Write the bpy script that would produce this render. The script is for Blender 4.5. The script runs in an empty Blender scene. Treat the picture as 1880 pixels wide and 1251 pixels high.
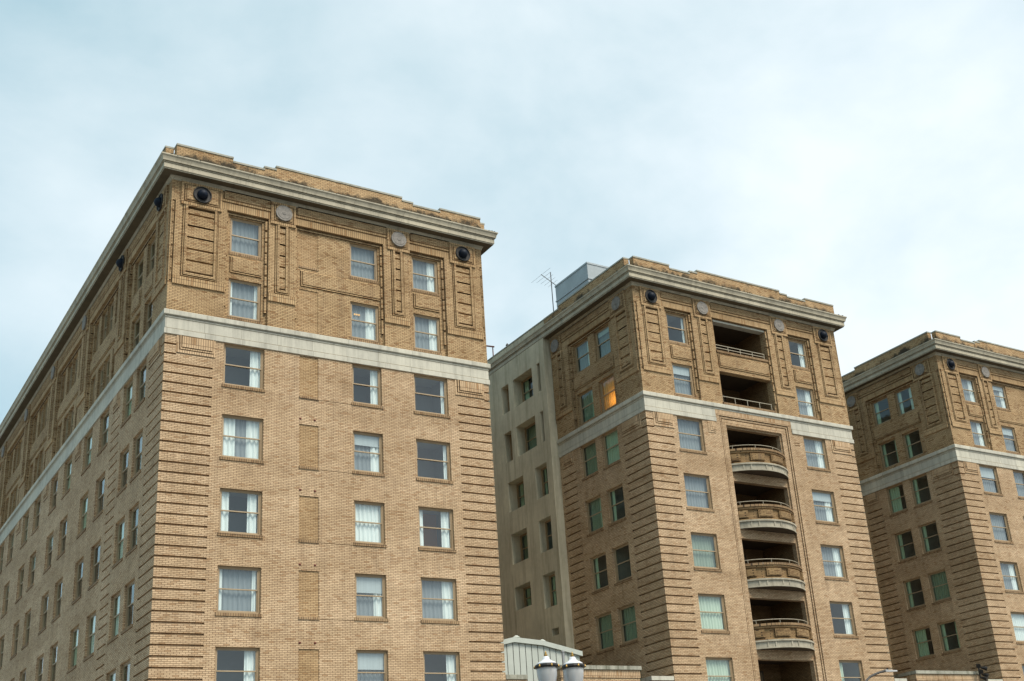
import bpy, math, random
from mathutils import Vector, Matrix

random.seed(7)
R = math.radians
scene = bpy.context.scene
COL = scene.collection

# ------------------------------------------------------------------ camera
CAM = (-11.9292, -44.435, 1.65)
YAW, PITCH, ROLL, FPX = 0.6307, 0.3763, -0.0922, 2215.7455
cy, sy, cp, sp = math.cos(YAW), math.sin(YAW), math.cos(PITCH), math.sin(PITCH)
fwd = Vector((sy * cp, cy * cp, sp)); right = Vector((cy, -sy, 0)); up = right.cross(fwd)
cr, sr = math.cos(ROLL), math.sin(ROLL)
r2 = right * cr + up * sr; u2 = right * -sr + up * cr
cam_d = bpy.data.cameras.new('camera'); cam = bpy.data.objects.new('camera', cam_d); COL.objects.link(cam)
cam.matrix_world = Matrix(((r2.x, u2.x, -fwd.x, CAM[0]), (r2.y, u2.y, -fwd.y, CAM[1]), (r2.z, u2.z, -fwd.z, CAM[2]), (0, 0, 0, 1)))
cam_d.sensor_width = 36.0; cam_d.sensor_fit = 'HORIZONTAL'; cam_d.lens = FPX / 1880 * 36
cam_d.shift_x = -147.115 / 1880; cam_d.shift_y = 76.2575 / 1880
cam_d.clip_end = 3000
scene.camera = cam

# ------------------------------------------------------------------ sky, sun, exposure
SUN_DIR = Vector((0.12, -0.52, 0.84)).normalized()      # towards the sun
world = bpy.data.worlds.new('World'); scene.world = world; world.use_nodes = True
wn, wl = world.node_tree.nodes, world.node_tree.links
wn.clear()
wo = wn.new('ShaderNodeOutputWorld'); bg = wn.new('ShaderNodeBackground'); bg.inputs['Strength'].default_value = 0.1
sky = wn.new('ShaderNodeTexSky'); sky.sky_type = 'NISHITA'; sky.sun_disc = False
sky.sun_elevation = math.asin(SUN_DIR.z); sky.sun_rotation = math.atan2(SUN_DIR.x, SUN_DIR.y)
sky.air_density = 1.0; sky.dust_density = 2.0; sky.ozone_density = 1.0
tc = wn.new('ShaderNodeTexCoord')
def wnoise(scale, detail, loc, rough=0.55, dist=0.0):
    m = wn.new('ShaderNodeMapping'); m.inputs['Location'].default_value = loc; m.inputs['Scale'].default_value = (1, 1, 1.6)
    n = wn.new('ShaderNodeTexNoise'); n.inputs['Scale'].default_value = scale; n.inputs['Detail'].default_value = detail
    n.inputs['Roughness'].default_value = rough; n.inputs['Distortion'].default_value = dist
    wl.new(tc.outputs['Generated'], m.inputs['Vector']); wl.new(m.outputs['Vector'], n.inputs['Vector'])
    return n
n1 = wnoise(2.2, 6, (0.35, 1.3, 0.2), 0.5, 0.4)
n2 = wnoise(6.0, 8, (2.1, 0.3, 5.0), 0.55, 0.2)
add = wn.new('ShaderNodeMath'); add.operation = 'MULTIPLY_ADD'; add.inputs[1].default_value = 0.35
wl.new(n2.outputs['Fac'], add.inputs[0]); wl.new(n1.outputs['Fac'], add.inputs[2])
ramp = wn.new('ShaderNodeValToRGB'); ramp.color_ramp.elements[0].position = 0.42; ramp.color_ramp.elements[1].position = 0.84
ramp.color_ramp.elements[0].color = (1.42, 2.06, 2.25, 1); ramp.color_ramp.elements[1].color = (3.12, 3.36, 3.38, 1)
dot = wn.new('ShaderNodeVectorMath'); dot.operation = 'DOT_PRODUCT'; dot.inputs[1].default_value = (0.62, -0.10, -0.55)
wl.new(tc.outputs['Generated'], dot.inputs[0])
bank = wn.new('ShaderNodeMath'); bank.operation = 'MULTIPLY_ADD'; bank.inputs[1].default_value = 0.66
wl.new(dot.outputs['Value'], bank.inputs[0]); wl.new(add.outputs[0], bank.inputs[2]); wl.new(bank.outputs[0], ramp.inputs['Fac'])
mixc = wn.new('ShaderNodeMix'); mixc.data_type = 'RGBA'; mixc.inputs['Factor'].default_value = 0.88
wl.new(sky.outputs['Color'], mixc.inputs['A']); wl.new(ramp.outputs['Color'], mixc.inputs['B'])
wl.new(mixc.outputs['Result'], bg.inputs['Color']); wl.new(bg.outputs['Background'], wo.inputs['Surface'])
sun_d = bpy.data.lights.new('sun', 'SUN'); sun_d.energy = 1.5; sun_d.angle = R(28); sun_d.color = (1.0, 0.92, 0.81)
sun = bpy.data.objects.new('sun', sun_d); COL.objects.link(sun)
sun.rotation_euler = (-SUN_DIR).to_track_quat('-Z', 'Y').to_euler()
scene.view_settings.view_transform = 'Standard'; scene.view_settings.look = 'None'
scene.view_settings.gamma = 1.0; scene.view_settings.use_curve_mapping = False
scene.view_settings.exposure = 1.70
scene.render.engine = 'CYCLES'
scene.cycles.max_bounces = 6; scene.cycles.diffuse_bounces = 3; scene.cycles.transparent_max_bounces = 12
scene.cycles.use_denoising = True; scene.cycles.denoising_prefilter = 'NONE'

# ------------------------------------------------------------------ materials
MATS = {}
def new_mat(name):
    m = bpy.data.materials.new(name); m.use_nodes = True; m.node_tree.nodes.clear(); MATS[name] = m
    nt = m.node_tree; out = nt.nodes.new('ShaderNodeOutputMaterial')
    return m, nt, nt.nodes, nt.links, out
def principled(nodes, rough=0.8, spec=0.3):
    b = nodes.new('ShaderNodeBsdfPrincipled'); b.inputs['Roughness'].default_value = rough
    b.inputs['Specular IOR Level'].default_value = spec
    return b
def noise(nodes, links, vec, scale, detail=4, rough=0.6):
    n = nodes.new('ShaderNodeTexNoise'); n.inputs['Scale'].default_value = scale; n.inputs['Detail'].default_value = detail
    n.inputs['Roughness'].default_value = rough
    if vec is not None: links.new(vec, n.inputs['Vector'])
    return n
def rng(nodes, links, val, a, b, c, d):
    m = nodes.new('ShaderNodeMapRange'); links.new(val, m.inputs['Value'])
    m.inputs['From Min'].default_value = a; m.inputs['From Max'].default_value = b
    m.inputs['To Min'].default_value = c; m.inputs['To Max'].default_value = d
    return m.outputs['Result']
def mix(nodes, links, fac, a, b, mode='MIX'):
    m = nodes.new('ShaderNodeMix'); m.data_type = 'RGBA'; m.blend_type = mode
    for s, v in (('Factor', fac), ('A', a), ('B', b)):
        if isinstance(v, (int, float)): m.inputs[s].default_value = v
        elif isinstance(v, tuple): m.inputs[s].default_value = v if len(v) == 4 else (*v, 1)
        else: links.new(v, m.inputs[s])
    return m.outputs['Result']
def mth(nodes, links, op, a, b=None):
    m = nodes.new('ShaderNodeMath'); m.operation = op
    for i, v in enumerate((a, b)):
        if v is None: continue
        if isinstance(v, (int, float)): m.inputs[i].default_value = v
        else: links.new(v, m.inputs[i])
    return m.outputs[0]

def brick_mat(name, c1, c2, mortar, soldier=False, stain=0.0, moss=False, sills=False):
    m, nt, N, L, out = new_mat(name)
    geo = N.new('ShaderNodeNewGeometry'); sep = N.new('ShaderNodeSeparateXYZ'); L.new(geo.outputs['Position'], sep.inputs[0])
    u = mth(N, L, 'ADD', sep.outputs['X'], sep.outputs['Y'])
    comb = N.new('ShaderNodeCombineXYZ')
    if soldier: L.new(sep.outputs['Z'], comb.inputs[0]); L.new(u, comb.inputs[1])
    else: L.new(u, comb.inputs[0]); L.new(sep.outputs['Z'], comb.inputs[1])
    # slight waviness so that the courses are not ruler-straight
    wob = noise(N, L, geo.outputs['Position'], 3.0, 2)
    wv = N.new('ShaderNodeVectorMath'); wv.operation = 'MULTIPLY_ADD'
    L.new(wob.outputs['Color'], wv.inputs[0]); wv.inputs[1].default_value = (0.010, 0.007, 0); L.new(comb.outputs[0], wv.inputs[2])
    bt = N.new('ShaderNodeTexBrick'); L.new(wv.outputs[0], bt.inputs['Vector'])
    bt.inputs['Scale'].default_value = 1.0
    bt.inputs['Brick Width'].default_value = 0.40 if soldier else 0.213; bt.inputs['Row Height'].default_value = 0.0678 if not soldier else 0.095
    bt.offset = 0.5 if not soldier else 0.0
    bt.inputs['Mortar Size'].default_value = 0.0084 if not soldier else 0.0095; bt.inputs['Mortar Smooth'].default_value = 0.15
    bt.inputs['Bias'].default_value = 0.02
    bt.inputs['Color1'].default_value = (0, 0, 0, 1); bt.inputs['Color2'].default_value = (1, 1, 1, 1); bt.inputs['Mortar'].default_value = (0.5, 0.5, 0.5, 1)
    r = N.new('ShaderNodeValToRGB'); cr_ = r.color_ramp
    cr_.elements[0].position = 0.0; cr_.elements[0].color = (*c2, 1)
    cr_.elements[1].position = 1.0; cr_.elements[1].color = (*c1, 1)
    e = cr_.elements.new(0.10); e.color = tuple(a * 0.55 + b * 0.45 for a, b in zip(c2, c1)) + (1,)
    e = cr_.elements.new(0.28); e.color = tuple(a * 0.86 for a in c1) + (1,)
    e = cr_.elements.new(0.70); e.color = (c1[0] * 0.97, c1[1] * 0.98, c1[2] * 0.98, 1)
    L.new(bt.outputs['Color'], r.inputs['Fac'])
    big = noise(N, L, geo.outputs['Position'], 0.22, 4); mid = noise(N, L, geo.outputs['Position'], 1.3, 5, 0.65); fin = noise(N, L, geo.outputs['Position'], 30, 3)
    col = r.outputs['Color']
    col = mix(N, L, 1.0, col, mix(N, L, rng(N, L, big.outputs['Fac'], 0.3, 0.7, 0, 1), (0.82, 0.78, 0.72), (1.07, 1.06, 1.05)), 'MULTIPLY')
    col = mix(N, L, 1.0, col, mix(N, L, rng(N, L, mid.outputs['Fac'], 0.3, 0.72, 0, 1), (0.84, 0.81, 0.77), (1.08, 1.07, 1.06)), 'MULTIPLY')
    col = mix(N, L, 1.0, col, mix(N, L, fin.outputs['Fac'], (0.92, 0.92, 0.92), (1.08, 1.08, 1.08)), 'MULTIPLY')
    col = mix(N, L, bt.outputs['Fac'], col, mix(N, L, mid.outputs['Fac'], mortar, tuple(c * 1.5 for c in mortar)))
    # vertical rain streaks: noise stretched along z
    sc = N.new('ShaderNodeMapping'); sc.inputs['Scale'].default_value = (2.2, 2.2, 0.16); L.new(geo.outputs['Position'], sc.inputs['Vector'])
    st = noise(N, L, sc.outputs[0], 1.0, 6, 0.7)
    col = mix(N, L, rng(N, L, st.outputs['Fac'], 0.53, 0.76, 0.0, 0.46 + stain), col, (0.15, 0.10, 0.06))
    hb = N.new('ShaderNodeMapping'); hb.inputs['Scale'].default_value = (0.16, 0.16, 1.1); L.new(geo.outputs['Position'], hb.inputs['Vector'])
    hn = noise(N, L, hb.outputs[0], 1.0, 5, 0.6)
    col = mix(N, L, 1.0, col, mix(N, L, rng(N, L, hn.outputs['Fac'], 0.32, 0.68, 0, 1), (0.83, 0.79, 0.74), (1.06, 1.05, 1.05)), 'MULTIPLY')
    if sills:                                   # soot washed down from the level of the sills
        ph = mth(N, L, 'MULTIPLY', mth(N, L, 'FRACT', mth(N, L, 'DIVIDE', mth(N, L, 'SUBTRACT', 20.44, sep.outputs['Z']), 3.05)), 3.05)
        fs = N.new('ShaderNodeMapping'); fs.inputs['Scale'].default_value = (5.0, 5.0, 0.35); L.new(geo.outputs['Position'], fs.inputs['Vector'])
        fn = noise(N, L, fs.outputs[0], 1.0, 5, 0.65)
        w_ = mth(N, L, 'MULTIPLY', rng(N, L, ph, 0.0, 0.9, 1.0, 0.0), rng(N, L, fn.outputs['Fac'], 0.46, 0.70, 0.0, 0.45))
        col = mix(N, L, w_, col, (0.14, 0.09, 0.055))
    # pale lime bloom patches
    ef = noise(N, L, geo.outputs['Position'], 0.9, 8, 0.75)
    col = mix(N, L, rng(N, L, ef.outputs['Fac'], 0.64, 0.76, 0.0, 0.5), col, (0.52, 0.46, 0.36))
    if moss:
        ms = noise(N, L, geo.outputs['Position'], 1.1, 8, 0.72)
        hz = rng(N, L, sep.outputs['Z'], 30.30, 30.72, 0.20, -0.05)
        f = rng(N, L, mth(N, L, 'ADD', ms.outputs['Fac'], hz), 0.54, 0.68, 0.0, 0.9)
        col = mix(N, L, f, col, (0.022, 0.020, 0.013))
    b = principled(N, 0.85, 0.25); L.new(col, b.inputs['Base Color'])
    bmp = N.new('ShaderNodeBump'); bmp.inputs['Strength'].default_value = 0.6; bmp.inputs['Distance'].default_value = 0.012
    h = mth(N, L, 'SUBTRACT', mth(N, L, 'MULTIPLY', fin.outputs['Fac'], 0.25), bt.outputs['Fac']); L.new(h, bmp.inputs['Height'])
    L.new(bmp.outputs[0], b.inputs['Normal']); L.new(b.outputs[0], out.inputs['Surface'])
    return m
brick_mat('brick', (0.640, 0.492, 0.330), (0.41, 0.275, 0.16), (0.100, 0.062, 0.035), sills=True)
brick_mat('brick_upper', (0.540, 0.395, 0.228), (0.27, 0.155, 0.070), (0.066, 0.040, 0.021), stain=0.12)
brick_mat('soldier', (0.62, 0.47, 0.31), (0.38, 0.235, 0.12), (0.100, 0.062, 0.035), soldier=True)
brick_mat('soldier_upper', (0.53, 0.385, 0.22), (0.33, 0.20, 0.095), (0.074, 0.045, 0.024), soldier=True)
brick_mat('brick_brown', (0.52, 0.375, 0.215), (0.34, 0.215, 0.105), (0.105, 0.065, 0.034))
brick_mat('brick_parapet', (0.60, 0.435, 0.25), (0.34, 0.20, 0.09), (0.085, 0.055, 0.032), moss=True)
brick_mat('brick_dark', (0.27, 0.175, 0.085), (0.17, 0.105, 0.048), (0.05, 0.03, 0.015))  # wall brick darkened: the shade inside the loggias is in its colour
brick_mat('brick_weathered', (0.36, 0.25, 0.13), (0.16, 0.095, 0.045), (0.06, 0.038, 0.02), stain=0.45)
brick_mat('brick_sill', (0.36, 0.255, 0.15), (0.22, 0.135, 0.07), (0.050, 0.034, 0.022), soldier=True, stain=0.3)

def plain_mat(name, col, rough=0.8, var=0.15, scale=1.5, streak=0.0, streak_col=(0.08, 0.07, 0.05), bump=0.0, metal=0.0, spec=0.3, joints=0.0):
    m, nt, N, L, out = new_mat(name)
    geo = N.new('ShaderNodeNewGeometry'); P = geo.outputs['Position']
    n1 = noise(N, L, P, scale, 6, 0.65); n2 = noise(N, L, P, scale * 14, 4)
    c = mix(N, L, rng(N, L, n1.outputs['Fac'], 0.3, 0.7, 0, 1), tuple(x * (1 - var) for x in col), tuple(min(1, x * (1 + var * 0.6)) for x in col))
    c = mix(N, L, 1.0, c, mix(N, L, n2.outputs['Fac'], (1 - var * .5,) * 3, (1 + var * .5,) * 3), 'MULTIPLY')
    if streak:
        mp = N.new('ShaderNodeMapping'); mp.inputs['Scale'].default_value = (3.0, 3.0, 0.22); L.new(P, mp.inputs['Vector'])
        s = noise(N, L, mp.outputs[0], 1.0, 7, 0.72)
        c = mix(N, L, rng(N, L, s.outputs['Fac'], 0.47, 0.74, 0.0, streak), c, streak_col)
        s2 = noise(N, L, P, 2.3, 9, 0.8)
        c = mix(N, L, rng(N, L, s2.outputs['Fac'], 0.66, 0.74, 0.0, streak), c, streak_col)
    if joints:
        sp_ = N.new('ShaderNodeSeparateXYZ'); L.new(P, sp_.inputs[0]); cb = N.new('ShaderNodeCombineXYZ'); L.new(mth(N, L, 'ADD', sp_.outputs['X'], sp_.outputs['Y']), cb.inputs[0]); cb.inputs[1].default_value = 3.0
        bt = N.new('ShaderNodeTexBrick'); bt.offset = 0.0; L.new(cb.outputs[0], bt.inputs['Vector']); bt.inputs['Scale'].default_value = 1.0; bt.inputs['Brick Width'].default_value = joints; bt.inputs['Row Height'].default_value = 40.0
        bt.inputs['Mortar Size'].default_value = 0.006; bt.inputs['Color1'].default_value = (0.90, 0.90, 0.90, 1); bt.inputs['Color2'].default_value = (1.06, 1.05, 1.03, 1); bt.inputs['Mortar'].default_value = (0.42, 0.40, 0.36, 1)
        c = mix(N, L, 1.0, c, bt.outputs['Color'], 'MULTIPLY')
    b = principled(N, rough, spec); b.inputs['Metallic'].default_value = metal; L.new(c, b.inputs['Base Color'])
    if bump:
        bm = N.new('ShaderNodeBump'); bm.inputs['Strength'].default_value = 0.5; bm.inputs['Distance'].default_value = bump
        L.new(n2.outputs['Fac'], bm.inputs['Height']); L.new(bm.outputs[0], b.inputs['Normal'])
    L.new(b.outputs[0], out.inputs['Surface'])
    return m
plain_mat('stone', (0.51, 0.49, 0.41), 0.75, 0.14, 0.8, 0.55, (0.16, 0.15, 0.12), 0.004, joints=1.52)
plain_mat('stone_weathered', (0.38, 0.345, 0.265), 0.8, 0.2, 1.5, 0.7, (0.12, 0.105, 0.08), 0.005)
plain_mat('cornice_paint', (0.44, 0.395, 0.295), 0.65, 0.14, 0.9, 0.55, (0.13, 0.115, 0.08), 0.003, joints=2.43)
plain_mat('soffit_shade_dirt', (0.115, 0.09, 0.055), 0.85, 0.2, 1.5, 0.3, (0.06, 0.045, 0.03), 0.003)  # brownish dirt, plus the shade under the cornice painted into the colour
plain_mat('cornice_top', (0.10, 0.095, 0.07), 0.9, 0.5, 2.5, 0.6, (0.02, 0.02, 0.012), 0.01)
plain_mat('moss', (0.035, 0.034, 0.016), 1.0, 0.5, 6.0)
plain_mat('coping_moss', (0.33, 0.32, 0.26), 0.9, 0.35, 3.0, 0.95, (0.05, 0.055, 0.025), 0.01)
plain_mat('coping', (0.36, 0.35, 0.29), 0.8, 0.25, 2.0, 0.5, (0.10, 0.10, 0.06), 0.006)
plain_mat('stucco', (0.55, 0.49, 0.355), 0.9, 0.24, 0.3, 0.6, (0.15, 0.115, 0.065), 0.012)
plain_mat('frame', (0.34, 0.245, 0.145), 0.55, 0.10, 2.0, 0.15)
plain_mat('sash', (0.36, 0.275, 0.175), 0.5, 0.10, 2.0)
plain_mat('room', (0.23, 0.24, 0.235), 0.9, 0.1, 0.6)
plain_mat('room_light', (0.42, 0.42, 0.40), 0.9, 0.08, 0.6)
plain_mat('room_orange', (0.55, 0.22, 0.09), 0.9, 0.08, 0.6)
plain_mat('medallion', (0.235, 0.215, 0.19), 0.8, 0.35, 6.0, 0.3, (0.12, 0.10, 0.08), 0.01)
plain_mat('ring', (0.030, 0.028, 0.026), 0.6, 0.3, 6.0)
plain_mat('dome_glass', (0.004, 0.009, 0.020), 0.6, 0.35, 5.0, 0.3, (0.03, 0.03, 0.03), spec=0.2)
plain_mat('metal_blue', (0.34, 0.375, 0.385), 0.5, 0.14, 1.2, 0.2, (0.16, 0.19, 0.2), 0.0, 0.3)
plain_mat('metal_grey', (0.34, 0.34, 0.33), 0.45, 0.15, 2.0, 0.1, metal=0.5)
plain_mat('metal_dark', (0.06, 0.055, 0.05), 0.5, 0.2, 4.0)
plain_mat('rail_paint', (0.36, 0.32, 0.24), 0.6, 0.12, 3.0)
plain_mat('rust', (0.14, 0.045, 0.03), 0.8, 0.3, 5.0)
plain_mat('shed_paint', (0.44, 0.475, 0.43), 0.55, 0.08, 1.5, 0.18, (0.22, 0.24, 0.2))
plain_mat('white_paint', (0.58, 0.59, 0.61), 0.4, 0.06, 3.0)
plain_mat('brass', (0.34, 0.21, 0.06), 0.4, 0.2, 6.0, metal=0.6)
plain_mat('black_paint', (0.02, 0.018, 0.016), 0.4, 0.2, 6.0)
plain_mat('asphalt', (0.07, 0.07, 0.07), 0.9, 0.25, 1.2, bump=0.01)
plain_mat('concrete', (0.24, 0.235, 0.22), 0.9, 0.15, 1.0, 0.25, (0.15, 0.145, 0.13), 0.006)
plain_mat('roofing', (0.12, 0.12, 0.12), 0.9, 0.2, 1.0)
plain_mat('dark_wood', (0.085, 0.06, 0.04), 0.6, 0.2, 3.0)
plain_mat('loggia_plaster_shade', (0.075, 0.055, 0.035), 0.9, 0.15, 1.0, 0.3)  # ceiling colour darkened to stand for shade in the loggias
plain_mat('door_paint', (0.20, 0.15, 0.09), 0.6, 0.1, 1.5)
plain_mat('line_paint', (0.55, 0.55, 0.52), 0.8, 0.15, 3.0)

def glass_mat(name, tint, gain=1.0, rough=0.03):
    m, nt, N, L, out = new_mat(name)
    geo = N.new('ShaderNodeNewGeometry')
    n = noise(N, L, geo.outputs['Position'], 1.6, 2); bm = N.new('ShaderNodeBump'); bm.inputs['Strength'].default_value = 0.12; bm.inputs['Distance'].default_value = 0.03
    L.new(n.outputs['Fac'], bm.inputs['Height'])
    t = N.new('ShaderNodeBsdfTransparent'); t.inputs['Color'].default_value = (*tint, 1)
    g = N.new('ShaderNodeBsdfGlossy'); g.inputs['Roughness'].default_value = rough; g.inputs['Color'].default_value = (0.93, 0.98, 1.0, 1); L.new(bm.outputs[0], g.inputs['Normal'])
    f = N.new('ShaderNodeLayerWeight'); f.inputs['Blend'].default_value = 0.5; L.new(bm.outputs[0], f.inputs['Normal'])
    mx = N.new('ShaderNodeMixShader'); k = mth(N, L, 'MULTIPLY', mth(N, L, 'ADD', mth(N, L, 'MULTIPLY', mth(N, L, 'POWER', f.outputs['Facing'], 5.0), 0.94), 0.06), gain); L.new(k, mx.inputs['Fac'])
    L.new(t.outputs[0], mx.inputs[1]); L.new(g.outputs[0], mx.inputs[2]); L.new(mx.outputs[0], out.inputs['Surface'])
glass_mat('glass', (0.95, 0.985, 0.98), 1.4)
glass_mat('glass_green', (0.80, 0.93, 0.85), 1.2)
def cloth_mat(name, col, trans=0.0, emis=None):
    m, nt, N, L, out = new_mat(name)
    geo = N.new('ShaderNodeNewGeometry')
    mp = N.new('ShaderNodeMapping'); mp.inputs['Scale'].default_value = (14, 14, 0.25); L.new(geo.outputs['Position'], mp.inputs['Vector'])
    n = noise(N, L, mp.outputs[0], 1.0, 3)
    c = mix(N, L, n.outputs['Fac'], tuple(x * 0.80 for x in col), tuple(min(0.97, x * 1.2) for x in col))
    d = N.new('ShaderNodeBsdfDiffuse'); L.new(c, d.inputs['Color']); tr = N.new('ShaderNodeBsdfTranslucent'); L.new(c, tr.inputs['Color'])
    mx = N.new('ShaderNodeMixShader'); mx.inputs['Fac'].default_value = 0.55 if 'amber' in name else 0.08; L.new(d.outputs[0], mx.inputs[1]); L.new(tr.outputs[0], mx.inputs[2])
    s = mx.outputs[0]
    if trans:
        t = N.new('ShaderNodeBsdfTransparent'); m2 = N.new('ShaderNodeMixShader'); m2.inputs['Fac'].default_value = trans
        L.new(s, m2.inputs[1]); L.new(t.outputs[0], m2.inputs[2]); s = m2.outputs[0]
    L.new(s, out.inputs['Surface'])
cloth_mat('drape', (0.74, 0.80, 0.78))
cloth_mat('shade_cloth', (0.42, 0.47, 0.48))
cloth_mat('drape_green', (0.50, 0.60, 0.49))
cloth_mat('sheer', (0.27, 0.305, 0.325), 0.10)
cloth_mat('sheer_green', (0.30, 0.37, 0.30), 0.12)
cloth_mat('drape_amber', (0.80, 0.62, 0.36), 0.0)
def emit_mat(name, col, st):
    m, nt, N, L, out = new_mat(name); e = N.new('ShaderNodeEmission'); e.inputs['Color'].default_value = (*col, 1); e.inputs['Strength'].default_value = st
    L.new(e.outputs[0], out.inputs['Surface'])
emit_mat('lamp_glow', (1.0, 0.40, 0.08), 8.5)
emit_mat('lamp_soft', (1.0, 0.58, 0.20), 0.34)
m, nt, N, L, out = new_mat('lantern_glass')
b = principled(N, 0.35, 0.5); b.inputs['Base Color'].default_value = (0.62, 0.63, 0.63, 1); b.inputs['Transmission Weight'].default_value = 0.45
L.new(b.outputs[0], out.inputs['Surface'])

# ------------------------------------------------------------------ mesh helpers
class MB:
    def __init__(self): self.v = []; self.f = []; self.m = []; self.smooth = False
    def quad(self, a, b, c, d, mat):
        i = len(self.v); self.v += [a, b, c, d]; self.f.append((i, i + 1, i + 2, i + 3)); self.m.append(mat)
    def box(self, x0, x1, y0, y1, z0, z1, mat, skip=''):
        p = lambda x, y, z: (x, y, z)
        if 'f' not in skip: self.quad(p(x0, y0, z0), p(x1, y0, z0), p(x1, y0, z1), p(x0, y0, z1), mat)
        if 'k' not in skip: self.quad(p(x1, y1, z0), p(x0, y1, z0), p(x0, y1, z1), p(x1, y1, z1), mat)
        if 'l' not in skip: self.quad(p(x0, y1, z0), p(x0, y0, z0), p(x0, y0, z1), p(x0, y1, z1), mat)
        if 'r' not in skip: self.quad(p(x1, y0, z0), p(x1, y1, z0), p(x1, y1, z1), p(x1, y0, z1), mat)
        if 't' not in skip: self.quad(p(x0, y0, z1), p(x1, y0, z1), p(x1, y1, z1), p(x0, y1, z1), mat)
        if 'b' not in skip: self.quad(p(x0, y1, z0), p(x1, y1, z0), p(x1, y0, z0), p(x0, y0, z0), mat)
    def tube(self, pts, r, mat, n=8):
        pts = [Vector(p) for p in pts]; rings = []
        rr = r if isinstance(r, (list, tuple)) else [r] * len(pts)
        for i, p in enumerate(pts):
            d = (pts[min(i + 1, len(pts) - 1)] - pts[max(i - 1, 0)]).normalized()
            a = d.orthogonal().normalized() if i == 0 else (A - d * A.dot(d)).normalized()
            A = a; bb = d.cross(a)
            s = len(self.v); self.v += [tuple(p + (a * math.cos(t) + bb * math.sin(t)) * rr[i]) for t in [2 * math.pi * k / n for k in range(n)]]
            rings.append(s)
        for a, b in zip(rings, rings[1:]):
            for k in range(n):
                self.f.append((a + k, a + (k + 1) % n, b + (k + 1) % n, b + k)); self.m.append(mat)
        self.f.append(tuple(rings[0] + k for k in reversed(range(n)))); self.m.append(mat)
        self.f.append(tuple(rings[-1] + k for k in range(n))); self.m.append(mat)
    def lathe(self, c, prof, mat, n=20, axis='z'):
        rings = []
        for r, h in prof:
            s = len(self.v)
            for k in range(n):
                t = 2 * math.pi * k / n; a, b = r * math.cos(t), r * math.sin(t)
                self.v.append((c[0] + a, c[1] + b, c[2] + h) if axis == 'z' else ((c[0] + a, c[1] - h, c[2] + b) if axis == 'y' else (c[0] - h, c[1] - a, c[2] + b)))
            rings.append(s)
        for a, b in zip(rings, rings[1:]):
            for k in range(n):
                self.f.append((a + k, a + (k + 1) % n, b + (k + 1) % n, b + k)); self.m.append(mat)
        self.f.append(tuple(rings[0] + k for k in reversed(range(n)))); self.m.append(mat)
        self.f.append(tuple(rings[-1] + k for k in range(n))); self.m.append(mat)
    def mesh(self, name, smooth=None):
        me = bpy.data.meshes.new(name); me.from_pydata(self.v, [], self.f)
        used = []
        for x in self.m:
            if x not in used: used.append(x)
        for x in used: me.materials.append(MATS[x])
        me.polygons.foreach_set('material_index', [used.index(x) for x in self.m])
        if smooth or (smooth is None and self.smooth): me.polygons.foreach_set('use_smooth', [True] * len(me.polygons))
        me.update()
        return me
    def obj(self, name, parent=None, smooth=None):
        return link(name, self.mesh(name, smooth), parent)
def link(name, me, parent=None, loc=None, rz=0):
    o = bpy.data.objects.new(name, me); COL.objects.link(o)
    if parent is not None: o.parent = parent
    if loc is not None: o.location = loc
    if rz: o.rotation_euler = (0, 0, rz)
    return o
def tag(o, label, cat, group=None, kind=None):
    if label: o['label'] = label
    if cat: o['category'] = cat
    if group: o['group'] = group
    if kind: o['kind'] = kind
    return o
def empty(name, loc=(0, 0, 0)):
    o = bpy.data.objects.new(name, None); COL.objects.link(o); o.location = loc; return o

class Wing:
    """a building: meshes collected by key, built at the end under one root; all coordinates are world, root at origin"""
    def __init__(self, name): self.root = empty(name); self.parts = {}
    def part(self, key, name=None, parent=None):
        if key not in self.parts: self.parts[key] = (MB(), name or key, parent)
        return self.parts[key][0]
    def build(self):
        objs = {}
        for key, (mb, name, parent) in self.parts.items():
            if not mb.f: continue
            objs[key] = mb.obj(name, self.root)
            if name == 'moss': objs[key]['kind'] = 'stuff'
        for key, (mb, name, parent) in self.parts.items():
            if parent in objs and key in objs: objs[key].parent = objs[parent]
        return objs

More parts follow.
